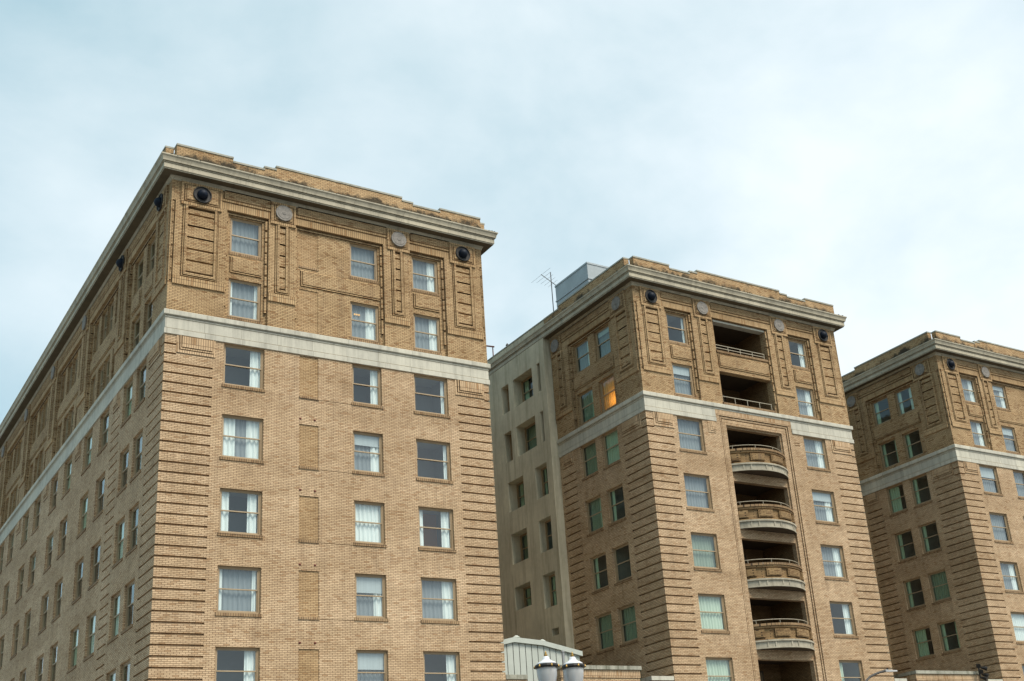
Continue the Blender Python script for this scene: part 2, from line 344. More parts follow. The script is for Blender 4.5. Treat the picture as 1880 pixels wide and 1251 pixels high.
class Facade:
    """relief map of a wall: rectangles with a depth (outwards positive), a part and a material"""
    def __init__(self, wing, face, ox, oy, length, z0, z1, mitre=(1, 1), mat='brick'):
        self.w, self.face, self.ox, self.oy, self.U, self.mitre = wing, face, ox, oy, length, mitre
        self.ops = []; self.rect(0, length, z0, z1, 0.0, 'wall_' + face, mat)
        wing.part('wall_' + face, 'wall'); self.z0, self.z1 = z0, z1
    def rect(self, u0, u1, z0, z1, d, part=None, mat=None, name=None, parent=None, hole=False):
        if part and name: self.w.part(part, name, parent)
        self.ops.append((max(0, u0), min(self.U, u1), z0, z1, d, part, mat, hole))
    def P(self, u, z, d):
        if u < 1e-5: u -= d * self.mitre[0]
        elif u > self.U - 1e-5: u += d * self.mitre[1]
        if self.face.startswith('front'): return (self.ox + u, self.oy - d, z)
        if self.face.startswith('left'): return (self.ox - d, self.oy + u, z)
        return (self.ox + d, self.oy + u, z)
    def q(self, key, a, b, c, d, mat):
        if self.face.startswith('left'): a, b, c, d = d, c, b, a
        self.w.part(key).quad(a, b, c, d, mat)
    def build(self):
        import bisect
        def uniq(l):
            o = []
            for x in sorted(l):
                if not o or x - o[-1] > 1e-4: o.append(x)
            return o
        us = uniq([o[0] for o in self.ops] + [o[1] for o in self.ops]); zs = uniq([o[2] for o in self.ops] + [o[3] for o in self.ops])
        nu, nz = len(us) - 1, len(zs) - 1
        ix = lambda l, x: bisect.bisect_left(l, x - 1e-4)
        G = [[None] * nu for _ in range(nz)]
        for u0, u1, z0, z1, d, part, mat, hole in self.ops:
            a, b, c, e = ix(us, u0), ix(us, u1), ix(zs, z0), ix(zs, z1)
            for j in range(c, e):
                row = G[j]
                for i in range(a, b):
                    old = row[i]
                    row[i] = (round(d, 4), part or old[1], mat or old[2], hole)
        for j in range(nz):
            if zs[j] > 23.3:
                G[j] = [(c[0], c[1], {'brick': 'brick_upper', 'soldier': 'soldier_upper'}.get(c[2], c[2]), c[3]) for c in G[j]]
        P = self.P
        for j in range(nz):
            row = G[j]; i = 0
            while i < nu:
                c = row[i]; k = i
                while k + 1 < nu and row[k + 1] == c: k += 1
                if not c[3]:
                    d = c[0]
                    self.q(c[1], P(us[i], zs[j], d), P(us[k + 1], zs[j], d), P(us[k + 1], zs[j + 1], d), P(us[i], zs[j + 1], d), c[2])
                i = k + 1
        for j in range(nz):                       # vertical edges between neighbours along u
            for i in range(nu - 1):
                a, b = G[j][i], G[j][i + 1]
                if a[0] == b[0]: continue
                u = us[i + 1]; z0, z1 = zs[j], zs[j + 1]
                if a[0] > b[0]: self.q(a[1], P(u, z0, a[0]), P(u, z0, b[0]), P(u, z1, b[0]), P(u, z1, a[0]), a[2])
                else: self.q(b[1], P(u, z0, a[0]), P(u, z0, b[0]), P(u, z1, b[0]), P(u, z1, a[0]), b[2])
        for i in range(nu):                       # horizontal edges
            j = 0
            for j in range(nz - 1):
                a, b = G[j][i], G[j + 1][i]
                if a[0] == b[0]: continue
                z = zs[j + 1]; u0, u1 = us[i], us[i + 1]
                k = a if a[0] > b[0] else b
                self.q(k[1], P(u0, z, a[0]), P(u1, z, a[0]), P(u1, z, b[0]), P(u0, z, b[0]), k[2])

def sweep(mb, path, prof, mats, closed=True):
    """path: list of (x, y), counter-clockwise seen from above so that the outside is on the right; prof: [(p, z)] bottom to top; mats per segment"""
    n = len(path); rings = []
    for i, p in enumerate(path):
        def nrm(a, b):
            d = Vector((b[0] - a[0], b[1] - a[1])).normalized(); return Vector((d.y, -d.x))
        if closed or 0 < i < n - 1:
            n1 = nrm(path[i - 1], p); n2 = nrm(p, path[(i + 1) % n]); mt = (n1 + n2) / (1 + n1.dot(n2))
        else: mt = nrm(path[0], path[1]) if i == 0 else nrm(path[-2], path[-1])
        rings.append([(p[0] + mt.x * o, p[1] + mt.y * o, z) for o, z in prof])
    for i in range(n if closed else n - 1):
        a, b = rings[i], rings[(i + 1) % n]
        for k in range(len(prof) - 1): mb.quad(a[k], b[k], b[k + 1], a[k + 1], mats[k] if isinstance(mats, list) else mats)
    if not closed:
        for r_, rev in ((rings[0], False), (rings[-1], True)):
            i = len(mb.v); mb.v += r_; f = tuple(range(i, i + len(r_))); mb.f.append(f if rev else f[::-1]); mb.m.append(mats[0] if isinstance(mats, list) else mats)

# ------------------------------------------------------------------ windows
FRAME_D = 0.11
_wc = {}
def window_meshes(w, h):
    k = (round(w, 2), round(h, 2))
    if k in _wc: return _wc[k]
    fr = MB(); t = 0.075
    fr.box(0, t, 0, FRAME_D, 0, h, 'frame'); fr.box(w - t, w, 0, FRAME_D, 0, h, 'frame')
    fr.box(t, w - t, 0.002, FRAME_D, h - t, h, 'frame'); fr.box(t, w - t, -0.02, FRAME_D, 0, 0.07, 'frame')
    fr.box(t, t + 0.02, 0.03, 0.05, 0.07, h - t, 'frame'); fr.box(w - t - 0.02, w - t, 0.03, 0.05, 0.07, h - t, 'frame')
    def sash(y, z0, z1, bot, top):
        s = MB(); a, b, e = t + 0.002, w - t - 0.002, 0.038
        s.box(a, a + e, y, y + 0.03, z0, z1, 'sash'); s.box(b - e, b, y, y + 0.03, z0, z1, 'sash')
        s.box(a + e, b - e, y, y + 0.03, z0, z0 + bot, 'sash'); s.box(a + e, b - e, y, y + 0.03, z1 - top, z1, 'sash')
        return s
    mid = h * 0.52
    up_ = sash(0.020, mid - 0.025, h - t, 0.045, 0.035); lo = sash(0.055, 0.072, mid + 0.02, 0.055, 0.042)
    def pane(y, z0, z1, g):
        p = MB(); p.quad((t + .03, y, z0), (w - t - .03, y, z0), (w - t - .03, y, z1), (t + .03, y, z1), g); return p
    sl = MB(); sl.box(-0.06, w + 0.05, -0.20, 0.06, -0.115, -0.002, 'brick_sill')
    _wc[k] = dict(frame=fr.mesh('window_frame'), up=up_.mesh('upper_sash'), lo=lo.mesh('lower_sash'), sill=sl.mesh('sill'),
                  panes={g: (pane(0.036, mid, h - t - .02, g).mesh('pane'), pane(0.072, 0.1, mid - .005, g).mesh('pane')) for g in ('glass', 'glass_green')})
    return _wc[k]
_cc = {}
def cloth_mesh(x0, x1, h, mat, amp, seed):
    k = (round(x0, 2), round(x1, 2), round(h, 2), mat, seed)
    if k in _cc: return _cc[k]
    rd = random.Random(seed * 77 + 5); b = MB(); b.smooth = True
    n = max(8, int((x1 - x0) / 0.022)); ph = 0; ys = []
    for i in range(n + 1):
        ph += rd.uniform(0.5, 1.0); ys.append(amp * math.sin(ph) + rd.uniform(-.3, .3) * amp)
    for zz, k2 in ((0.0, 1.0), (h * .5, .9), (h, .75)):
        for i in range(n + 1): b.v.append((x0 + (x1 - x0) * i / n, 0.145 + ys[i] * k2, zz))
    for j in range(2):
        for i in range(n):
            a = j * (n + 1) + i; b.f.append((a, a + 1, a + n + 2, a + n + 1)); b.m.append(mat)
    _cc[k] = b.mesh('curtain'); return _cc[k]
_rc = {}
def room_mesh(w, h, back):
    k = (round(w, 2), round(h, 2), back)
    if k in _rc: return _rc[k]
    b = MB(); x0, x1, y0, y1, z0, z1 = -0.12, w + 0.12, 0.115, 1.7, -0.35, h + 0.25
    b.quad((x0, y1, z0), (x1, y1, z0), (x1, y1, z1), (x0, y1, z1), back); b.quad((x0, y0, z0), (x0, y1, z0), (x0, y1, z1), (x0, y0, z1), 'room')
    b.quad((x1, y1, z0), (x1, y0, z0), (x1, y0, z1), (x1, y1, z1), 'room'); b.quad((x0, y0, z1), (x0, y1, z1), (x1, y1, z1), (x1, y0, z1), 'room_light'); b.quad((x0, y1, z0), (x0, y0, z0), (x1, y0, z0), (x1, y1, z0), 'room')
    # head and sill fillers behind the wall face
    b.quad((x0, y0, z0), (x1, y0, z0), (x1, y0, 0.0), (x0, y0, 0.0), 'room'); b.quad((x0, y0, h), (x1, y0, h), (x1, y0, z1), (x0, y0, z1), 'room')
    b.quad((x0, y0, 0), (0, y0, 0), (0, y0, h), (x0, y0, h), 'room'); b.quad((w, y0, 0), (x1, y0, 0), (x1, y0, h), (w, y0, h), 'room')
    _rc[k] = b.mesh('room'); return _rc[k]
# curtain styles: list of (x0 fraction, x1 fraction, cloth), back wall
STY = {
 'sheer': ([(0.02, 0.98, 'sheer')], 'room'), 'sheerg': ([(0.02, 0.98, 'sheer_green')], 'room'),
 'lrsheer': ([(0.04, 0.16, 'drape'), (0.84, 0.96, 'drape'), (0.15, 0.85, 'sheer')], 'room'),
 'right': ([(0.70, 0.95, 'drape')], 'room'), 'thin': ([(0.86, 0.96, 'drape')], 'room'),
 'sides': ([(0.04, 0.36, 'drape'), (0.64, 0.96, 'drape'), (0.35, 0.66, 'sheer')], 'room'),
 'open': ([(0.04, 0.27, 'drape'), (0.70, 0.93, 'drape')], 'room'),
 'orange': ([(0.03, 0.2, 'drape'), (0.72, 0.97, 'drape')], 'room_orange'),
 'white': ([(0.03, 0.97, 'drape')], 'room'), 'whiteg': ([(0.03, 0.97, 'drape_green')], 'room'),
 'sheerR': ([(0.66, 0.96, 'drape'), (0.03, 0.67, 'sheer')], 'room'), 'sheerRg': ([(0.66, 0.96, 'drape_green'), (0.03, 0.67, 'sheer_green')], 'room'),
 'lg': ([(0.05, 0.28, 'drape_green')], 'room'), 'lrg': ([(0.05, 0.25, 'drape_green'), (0.78, 0.96, 'drape_green')], 'room'),
 'halfg': ([(0.03, 0.62, 'drape_green')], 'room'), 'dark': ([], 'room'),
 'pendant': ([(0.60, 0.96, 'drape'), (0.03, 0.61, 'sheer')], 'room'), 'amber': ([(0.03, 0.97, 'drape_amber')], 'room'), 'left': ([(0.04, 0.3, 'drape')], 'room'),
}
def window(wing, face, ox, oy, u0, u1, z0, z1, depth, style='sheer', green=False, sill=True, lit=None, sill_y=None):
    """opening u0..u1, z0..z1 on a facade whose wall face here stands at relief -depth"""
    w, h = u1 - u0, z1 - z0; M = window_meshes(w, h)
    if face == 'front': loc, rz = (ox + u0, oy + depth, z0), 0
    else: loc, rz = (ox + depth, oy + u1, z0), -math.pi / 2
    o = link('window', M['frame'], wing.root, loc, rz)
    link('sash', M['up'], o); link('sash', M['lo'], o)
    for p in M['panes']['glass_green' if green else 'glass']: link('pane', p, o)
    if sill: s = link('sill', M['sill'], o); s.location.y = sill_y if sill_y is not None else 0
    cl, back = STY[style]
    seed = random.randint(1, 4)
    for a, b, mt in cl:
        c = link('curtain', cloth_mesh(a * w, b * w, h, mt, 0.024 if 'sheer' in mt else 0.034, seed), o)
        if 'sheer' in mt: c.location.y = 0.05
    link('room', room_mesh(w, h, back), o)
    if (style in ('right', 'thin', 'sheerR', 'sheer') and random.random() < 0.25) or style == 'shade':
        key = ('shade', round(w, 2), round(h, 2), random.randint(0, 2))
        if key not in _cc:
            m_ = MB(); zz = h * (0.80 - 0.10 * key[3]); m_.quad((0.09, 0.092, zz), (w - .09, 0.092, zz), (w - .09, 0.092, h - .05), (.09, 0.092, h - .05), 'shade_cloth'); m_.box(.09, w - .09, .088, .1, zz - .025, zz, 'shade_cloth'); _cc[key] = m_.mesh('roller_shade')
        link('roller_shade', _cc[key], o)
    if style in ('amber', 'pendant'):
        m_ = MB(); m_.smooth = True
        if style == 'amber': m_.lathe((w * .62, .62, 0.30), [(0.01, 0), (0.15, .02), (0.17, .10), (0.12, .27), (0.01, .29)], 'lamp_glow', 14)
        else:
            for q in (-.10, 0, .10): m_.lathe((w * .30 + q, .16, h * .70), [(0.01, 0), (0.035, .015), (0.04, .04), (0.03, .065), (0.01, .075)], 'lamp_soft', 10)
        m_.obj('lamp', o)
    return o

# ------------------------------------------------------------------ the hotel's ornament
G0, GP, GH = 21.13, 0.4065, 0.072
FH, ZT, HO = 3.05, 22.33, 1.80
RUNGS = [27.88 - 0.532 * k for k in range(6)]
ZB = 0.0
def quoins(F, u0, u1, corner, side, last=31):
    wk = 'wall_' + F.face
    F.rect(u0, u1, G0 - GP * last - GH / 2, G0 + GH / 2, -0.10, wk)
    for k in range(last):
        F.rect(u0, u1, G0 - GP * (k + 1) + GH / 2, G0 - GP * k - GH / 2, 0.0, f'quoin_{corner}_{k}', 'brick', 'quoin_band')
    # panel at the head of the quoins
    if side == 'L': a, b, s0, s1 = u0 + 0.46, u1 + 0.08, u0, u0 + 0.46
    elif side == 'R': a, b, s0, s1 = u0 - 0.10, u1 - 0.28, u1 - 0.28, u1
    else: a, b, s0, s1 = u0, u1, None, None
    quoin_panel(F, a, b)
    if s0 is not None:
        for z in (G0 + GP, G0 + 2 * GP): F.rect(s0, s1, z - GH / 2, z + GH / 2, -0.10, wk)
def quoin_panel(F, a, b):
    k = f'qp_{F.face}_{a:.2f}'; n = 'quoin_panel'
    F.rect(a, b, 21.60, 22.34, 0.03, k, 'soldier', n); F.rect(a + 0.09, b - 0.06, 21.72, 22.34, -0.04, k, 'brick'); F.rect(a + 0.13, b - 0.08, 21.755, 22.34, 0.05, k, 'soldier')
    F.rect(a + 0.18, b - 0.12, 21.81, 22.34, -0.01, k, 'brick'); F.rect(a + 0.215, b - 0.14, 21.845, 22.30, 0.075, k, 'soldier')
def chain(F, a, b, z0, z1, deep, high, inset=(0, 0)):
    F.rect(a, b, z0, z1, deep); F.rect(a + inset[0], b - inset[1], z0, z1, high)
    for g in [28.41] + RUNGS + [RUNGS[-1] - 0.53]:
        if z0 - .1 < g < z1 + .1: F.rect(a, b, max(z0, g - 0.05), min(z1, g + 0.05), deep)
def pilaster(F, u0, u1, l0, l1, c, hw, kind, corner=None):
    k = f'pil_{F.face}_{u0:.2f}'; n = 'pilaster'
    F.rect(u0, u1, 24.58, 28.48, 0.03, k, 'brick', n)
    F.rect(u0, u1, 24.58, 24.93, 0.06, k, 'soldier')
    e0, e1 = min(0.21, l0 - u0 - .05), min(0.18, u1 - l1 - .05)
    F.rect(l0 - e0, l1 + e1, 24.94, 28.30, -0.03, k, 'brick'); F.rect(l0 - e0 + .04, l1 + e1 - .03, 24.98, 28.30, 0.05, k, 'brick')
    F.rect(l0 - e0 + .08, l1 + e1 - .06, 25.01, 28.30, -0.01, k, 'brick'); F.rect(l0 - e0 + .11, l1 + e1 - .085, 25.045, 28.30, 0.08, k, 'brick')
    F.rect(l0, l1, 25.15, 28.23, -0.10, k, 'brick')
    tops = [28.13] + [r_ - 0.04 for r_ in RUNGS[:-1]]; bots = [r_ + 0.04 for r_ in RUNGS]
    for i, (t, b) in enumerate(zip(tops, bots)): F.rect(l0, l1, b, t, 0.01, f'{k}_{i}', 'brick', 'panel', k)
    bk = k + '_block'
    F.rect(c - hw, c + hw, 28.27, 29.34, 0.095, bk, 'soldier', 'medallion_block'); F.rect(c - hw, c - hw + .1, 28.40, 29.34, 0.095, bk, 'brick')
    F.rect(c - hw + 0.11, c + hw - 0.10, 28.41, 29.24, 0.02, bk, 'brick'); F.rect(c - hw + 0.15, c + hw - 0.13, 28.445, 29.22, 0.10, bk, 'brick')
    F.rect(c - hw + 0.19, c + hw - 0.16, 28.48, 29.20, 0.05, bk, 'brick'); F.rect(c - hw + 0.225, c + hw - 0.18, 28.515, 29.19, 0.12, bk, 'brick')
    medallion(F, c, 28.84, 0.12, kind)
    if corner is not None:
        a, b = min(corner), max(corner)
        chain(F, a, b, 24.6, 28.42, -0.11, -0.01, (0.015, 0.045) if a < 1 else (0.045, 0.015))
_med = {}
def medallion(F, u, z, d, kind):
    ax = 'y' if F.face.startswith('front') else 'x'
    key = (kind, ax)
    if key not in _med:
        if kind == 'disc':
            b = MB(); b.lathe((0, 0, 0), [(0.375, -0.01), (0.375, 0.045), (0.36, 0.055), (0.30, 0.05), (0.27, 0.062), (0.10, 0.055), (0.08, 0.07), (0.01, 0.07)], 'medallion', 28, ax); _med[key] = (b.mesh('medallion'), None)
        else:
            b = MB(); b.lathe((0, 0, 0), [(0.385, -0.01), (0.385, 0.05), (0.365, 0.065), (0.345, 0.06), (0.33, 0.02), (0.2, 0.015)], 'ring', 32, ax)
            s = MB(); s.smooth = True; s.lathe((0, 0, 0), [(0.225 * math.cos(t), 0.02 + 0.25 * math.sin(t)) for t in [i * math.pi / 18 for i in range(9)]] + [(0.01, 0.27)], 'dome_glass', 32, ax)
            _med[key] = (b.mesh('ring'), s.mesh('dome'))
    a, s = _med[key]; p = F.P(u, z, d)
    o = link('medallion' if kind == 'disc' else 'dome_ornament', a, F.w.root, p)
    if s: link('dome', s, o)
def frieze(F, a, b):
    """between two medallion blocks"""
    k = f'frieze_{F.face}_{a:.2f}'
    F.rect(a, b, 28.48, 29.45, 0.0, k, 'brick', 'frieze'); F.rect(a, b, 28.48, 28.82, 0.015, k, 'soldier')
    F.rect(a, b, 28.815, 28.86, -0.07); F.rect(a, b, 28.86, 28.95, 0.03, k, 'soldier'); F.rect(a, b, 28.95, 28.995, -0.07)
    F.rect(a, a + .10, 28.995, 29.45, -0.03); F.rect(a + 0.10, b, 28.995, 29.45, 0.035, k, 'brick')
BAY = -0.15
def spandrel(F, k, a, b):
    F.rect(a, b, 25.61, 26.37, BAY - 0.05, k, 'brick', 'spandrel_panel'); F.rect(a + 0.04, b, 25.65, 26.36, BAY + 0.04, k, 'brick')
    F.rect(a + 0.08, b, 25.69, 26.35, BAY - 0.01, k, 'brick'); F.rect(a + 0.115, b, 25.725, 26.34, BAY + 0.06, k, 'brick')
def bay(F, u0, u1, wins, panel=True, chains=True, rows=(0, 1)):
    wk = 'wall_' + F.face
    F.rect(u0, u1, 23.36, 28.48, BAY, wk, 'brick')
    if chains:
        chain(F, u0, u0 + 0.07, 24.0, 28.40, BAY, -0.015); chain(F, u1 - 0.13, u1, 24.0, 28.40, BAY, -0.045, (0.0, 0.04))
    F.rect(u0 + .09, u1 - .15, 28.33, 28.42, BAY + 0.05, wk, 'brick')
    fr_ = F.face.startswith('front')
    for r_ in wins:
        w0, w1, s8, s7 = r_[:4]
        if fr_: w0 += (w0 + F.ox + 11.93) * 0.0034; w1 += (w1 + F.ox + 11.93) * 0.0034
        for (z0, z1, st) in ((26.60, 28.29, s8), (23.62, 25.38, s7)):
            if st is None: continue
            F.rect(w0, w1, z0, z1, BAY - 0.24, hole=True)
            window(F.w, 'front' if F.face.startswith('front') else 'left', F.ox, F.oy, w0, w1, z0, z1, -BAY + (0.075 if fr_ else 0.12), st, green=(len(r_) > 4), sill=True, sill_y=0.11)
        if panel:
            k = f'sp_{F.face}_{w0:.2f}'
            spandrel(F, k, w0, w1)
def lower_windows(F, cols, rows=range(5), styles=None, green=False, default=('sheer', 'sheerR', 'right', 'sides', 'white', 'lrsheer')):
    for ci, (a, b) in enumerate(cols):
        for r_ in rows:
            zt = ZT - FH * r_
            F.rect(a, b, zt - HO, zt, -0.21, hole=True)
            st = styles[ci][r_] if styles and ci < len(styles) and r_ < len(styles[ci]) else random.choice(default)
            window(F.w, 'front' if F.face.startswith('front') else 'left', F.ox, F.oy, a, b, zt - HO, zt, 0.105, st, green, sill=True, sill_y=0.06)
def blind(F, a, b, z0, z1):
    k = f'blind_{F.face}_{z0:.2f}'
    F.rect(a, b, z0, z1, -0.03, k, 'brick_brown', 'blind_window')
    F.rect(a - .02, b + .02, z0 - 0.10, z0, 0.035, k + 's', 'brick_sill', 'sill', k)
CORN = [(0.0, 29.34), (0.035, 29.345), (0.035, 29.40), (0.07, 29.455), (0.09, 29.48), (0.10, 29.52), (0.455, 29.52), (0.455, 29.575), (0.49, 29.575), (0.49, 29.765), (0.465, 29.77), (0.465, 29.795), (0.51, 29.80), (0.51, 29.825), (0.485, 29.83), (0.485, 29.855), (0.56, 29.86), (0.57, 29.93), (0.60, 30.03), (0.645, 30.085), (0.645, 30.14), (0.36, 30.20)]
CM = ['cornice_paint'] * 5 + ['soffit_shade_dirt'] + ['cornice_paint'] * 14 + ['cornice_top']
BELT_HI = [(-0.02, 23.03), (0.03, 23.06), (0.03, 23.10), (0.005, 23.105), (0.005, 23.14), (0.095, 23.165), (0.10, 23.19), (0.10, 23.36), (0.085, 23.375), (0.0, 23.40)]
BELT_LO = [(0.0, 22.345), (0.05, 22.35), (0.05, 22.575), (-0.02, 22.58), (-0.02, 22.605), (0.015, 22.61), (0.015, 23.03), (-0.02, 23.031)]
def parapet_wall(W, x0, x1, y, segs, face='front', depth=0.33):
    """segs: (a, b, top) along the run; brick with coping, as one part each"""
    for i, (a, b, z) in enumerate(segs):
        p = W.part(f'par_{face}_{x0:.1f}_{i}', 'parapet'); c = W.part(f'cop_{face}_{x0:.1f}_{i}', 'coping', f'par_{face}_{x0:.1f}_{i}')
        zc = z - 0.085
        if face == 'front':
            p.box(a, b, y, y + depth, 30.10, zc, 'brick_parapet'); c.box(a - .012, b + .012, y - .03, y + depth + .03, zc + .001, z, 'coping')
        else:
            p.box(y, y + depth, a, b, 30.10, zc, 'brick_parapet'); c.box(y - .03, y + depth + .03, a - .012, b + .012, zc + .001, z, 'coping')

def crown(W, x0, x1, depth, belt_gap=None, step_off=0.0, side_segs=None, belt_depth=None):
    path = [(x0, 0), (x1, 0), (x1, depth), (x0, depth)]
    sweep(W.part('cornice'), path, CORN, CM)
    bd = belt_depth or depth
    bp = [(x0, bd), (x0, 0), (x1, 0), (x1, bd)]
    sweep(W.part('belt_course'), bp, BELT_HI, 'stone', closed=False)
    if belt_gap:
        sweep(W.part('belt_course'), [(x0, bd), (x0, 0), (belt_gap[0], 0)], BELT_LO, 'stone', closed=False)
        sweep(W.part('belt_course'), [(belt_gap[1], 0), (x1, 0), (x1, bd)], BELT_LO, 'stone', closed=False)
    else: sweep(W.part('belt_course'), bp, BELT_LO, 'stone', closed=False)
    Wd = x1 - x0; o = x0
    s = [(0.04, 2.42, 30.93), (2.42, 3.80, 30.74), (3.80, 4.33, 30.87), (4.33, 10.36, 31.03), (10.36, 10.92, 30.88), (10.92, 12.33, 30.77), (12.33, Wd - 0.12, 30.93)]
    k = (Wd - step_off) / 14.63
    parapet_wall(W, x0, x1, -0.30, [(o + a * k if a > .1 else o + a, o + b * k, z) for a, b, z in s])
    ss = side_segs or [(0.07, 6.4, 30.93), (6.4, depth, 30.74)]
    parapet_wall(W, x0, x0, x0 - 0.31, ss, 'left'); parapet_wall(W, x1, x1, x1 - 0.02, [(0.07, depth, 30.93)], 'right')
    ms = W.part('moss'); rd = random.Random(int(x0) + 3)
    def clump(px_, py_, dx, dy, h):
        ms.quad((px_ - dx, py_ - dy, 30.12), (px_ + dx, py_ + dy, 30.12), (px_ + dx * .6, py_ + dy * .6, 30.14 + h), (px_ - dx * .5, py_ - dy * .5, 30.14 + h * rd.uniform(.4, 1)), 'moss')
        ms.quad((px_ - dx * .5 - dy * .6, py_ - dy * .5 + dx * .6, 30.13), (px_ + dx * .5 + dy * .6, py_ + dy * .5 - dx * .6, 30.13), (px_ + dy * .3, py_ - dx * .3, 30.14 + h), (px_ - dy * .3, py_ + dx * .3, 30.14 + h), 'moss')
    x = x0 - .55
    while x < x1 + .5:
        if math.sin(x * 1.3) + rd.uniform(-1, 1) > -0.5: clump(x, -rd.uniform(.55, .64), rd.uniform(.03, .12), 0, rd.uniform(.01, .055))
        x += rd.uniform(.03, .14)
    y = -.5
    while y < min(depth, 26):
        if math.sin(y * 1.1) + rd.uniform(-1, 1) > -0.2: clump(x0 - rd.uniform(.5, .62), y, 0, rd.uniform(.03, .10), rd.uniform(.005, .025))
        y += rd.uniform(.03, .14)
    r_ = W.part('roof'); r_.box(x0, x1, 0.03, depth, 30.02, 30.16, 'roofing')

# ================================================================== setting: ground, road, pavement
def sheet(name, x0, x1, y0, y1, z, mat, label=None):
    b = MB(); b.quad((x0, y0, z), (x1, y0, z), (x1, y1, z), (x0, y1, z), mat); o = b.obj(name); tag(o, None, None, kind='structure'); return o
sheet('ground', -1500, 1500, -1500, 1500, -0.15, 'asphalt')
sheet('road', -400, 400, -38, -10, -0.146, 'asphalt')
b = MB(); b.box(-400, 400, -10, 60, -0.146, 0.0, 'concrete', 'kb'); tag(b.obj('pavement'), None, None, kind='structure')
b = MB(); b.box(-400, 400, -60, -38, -0.146, 0.0, 'concrete', 'kb'); tag(b.obj('pavement'), None, None, kind='structure')
for i in range(-10, 14):
    o = sheet('road_marking', i * 8.0, i * 8.0 + 3, -27.1, -26.95, -0.142, 'line_paint')

# ================================================================== wing nearest the camera
W1 = Wing('brick_building'); X1 = 14.63; D1 = 46.0
tag(W1.root, 'nearest tan brick hotel wing at left with cream cornice, filling the left half', 'building', 'wings of the tan brick hotel')
F = Facade(W1, 'front', 0, 0, X1, ZB, 29.5)
quoins(F, 0, 1.92, 'a', 'L'); quoins(F, 12.96, X1, 'b', 'R')
lower_windows(F, [(2.353, 4.03), (7.896, 9.258), (10.815, 12.49)], styles=[
    ['right', 'sides', 'open', 'lrsheer', 'right'], ['right', 'sheerR', 'white', 'sheerR', 'sheer'], ['thin', 'thin', 'orange', 'sheerR', 'right']])
for z in range(5): blind(F, 5.54, 6.36, 20.49 - FH * z, 22.30 - FH * z)
for z in range(4): F.rect(6.40, 7.84, 20.40 - FH * z, 20.43 - FH * z, -0.015, 'wall_front', 'brick_sill')
for z in range(1, 5):
    for x in (5.58, 6.20):
        m_ = W1.part(f'anchor{z}{x}', 'anchor_plate'); m_.lathe((x, 0.0, 22.30 - FH * z + .24), [(0.05, -.005), (0.05, .012), (0.02, .03), (0.005, .032)], 'rust', 10, 'y')
bay(F, 2.31, 4.13, [(2.47, 3.84, 'sheer', 'lrsheer')])
bay(F, 5.34, 9.48, [(7.85, 9.20, 'sheer', 'pendant')], panel=False)
spandrel(F, 'sp_mid', 5.60, 9.34)
for z0, z1 in ((26.62, 28.31), (23.52, 25.50)):
    F.rect(5.56, 6.40, z0, z1, BAY - 0.03, f'bu{z0}', 'brick_brown', 'blind_window')
F.rect(5.54, 6.43, 26.52, 26.62, BAY + 0.03, 'bu26.62', 'brick_sill'); F.rect(5.44, 9.38, 23.41, 23.50, BAY + 0.02, 'bs', 'brick_sill', 'sill_course')
bay(F, 10.71, 12.59, [(10.90, 12.24, 'sheerR', 'sheerR')])
frieze(F, 2.09, 4.20); frieze(F, 5.31, 9.66); frieze(F, 10.77, 12.88)
pilaster(F, 0.17, 2.31, 0.67, 1.79, 1.22, 0.85, 'dome', (0.05, 0.17))
pilaster(F, 4.13, 5.34, 4.60, 4.88, 4.76, 0.555, 'disc'); pilaster(F, 9.48, 10.71, 10.04, 10.31, 10.22, 0.555, 'disc')
pilaster(F, 12.59, 14.48, 13.18, 13.93, 13.55, 0.68, 'dome', (14.48, 14.59))
F.build()
S = Facade(W1, 'left', 0, 0, D1, ZB, 29.5, (1, 0))
quoins(S, 0, 2.02, 'a', 'L')
wk = 'wall_left'
S.rect(6.42, 7.80, G0 - GP * 31, G0 + GH / 2, -0.10, wk)
for k in range(31): S.rect(6.42, 7.80, G0 - GP * (k + 1) + GH / 2, G0 - GP * k - GH / 2, 0, f'pier_{k}', 'brick', 'quoin_band')
quoin_panel(S, 6.60, 7.62)
cols = [(2.52, 3.97), (4.56, 6.02)]
for m_ in range(5): cols += [(8.38 + 7.03 * m_, 9.99 + 7.03 * m_), (11.37 + 7.03 * m_, 12.97 + 7.03 * m_)]
lower_windows(S, cols, green=True, default=('right', 'sheerg', 'sides', 'thin', 'sheer', 'whiteg'))
pilaster(S, 0.17, 2.08, 0.70, 1.55, 1.20, 0.72, 'dome', (0.05, 0.17))
bay(S, 2.08, 6.45, [(2.60, 3.95, 'sheerR', 'right', 1), (4.57, 5.95, 'sheerg', 'sheerRg', 1)])
frieze(S, 1.92, 6.65)
for m_ in range(6):
    p0 = 6.45 + 7.03 * m_
    pilaster(S, p0, p0 + 1.57, p0 + .64, p0 + .93, p0 + .79, 0.58, 'dome' if m_ == 0 else 'disc')
    if m_ > 0: quoin_panel(S, p0 + 0.10, p0 + 1.12)
    if m_ < 5:
        b0 = p0 + 1.57; b1 = p0 + 7.03
        bay(S, b0, b1, [(b0 + .30, b0 + 1.12, 'sheerg', 'right', 1), (b0 + 1.58, b0 + 2.66, 'sheer', 'sheerRg', 1), (b0 + 2.72, b0 + 3.80, 'right', 'sheer', 1), (b0 + 4.26, b0 + 5.12, 'sheerg', 'sheerg', 1)], panel=False)
        spandrel(S, f'ssp{m_}', b0 + .14, b1 - .14)
        frieze(S, p0 + 1.37, p0 + 7.24)
S.build()
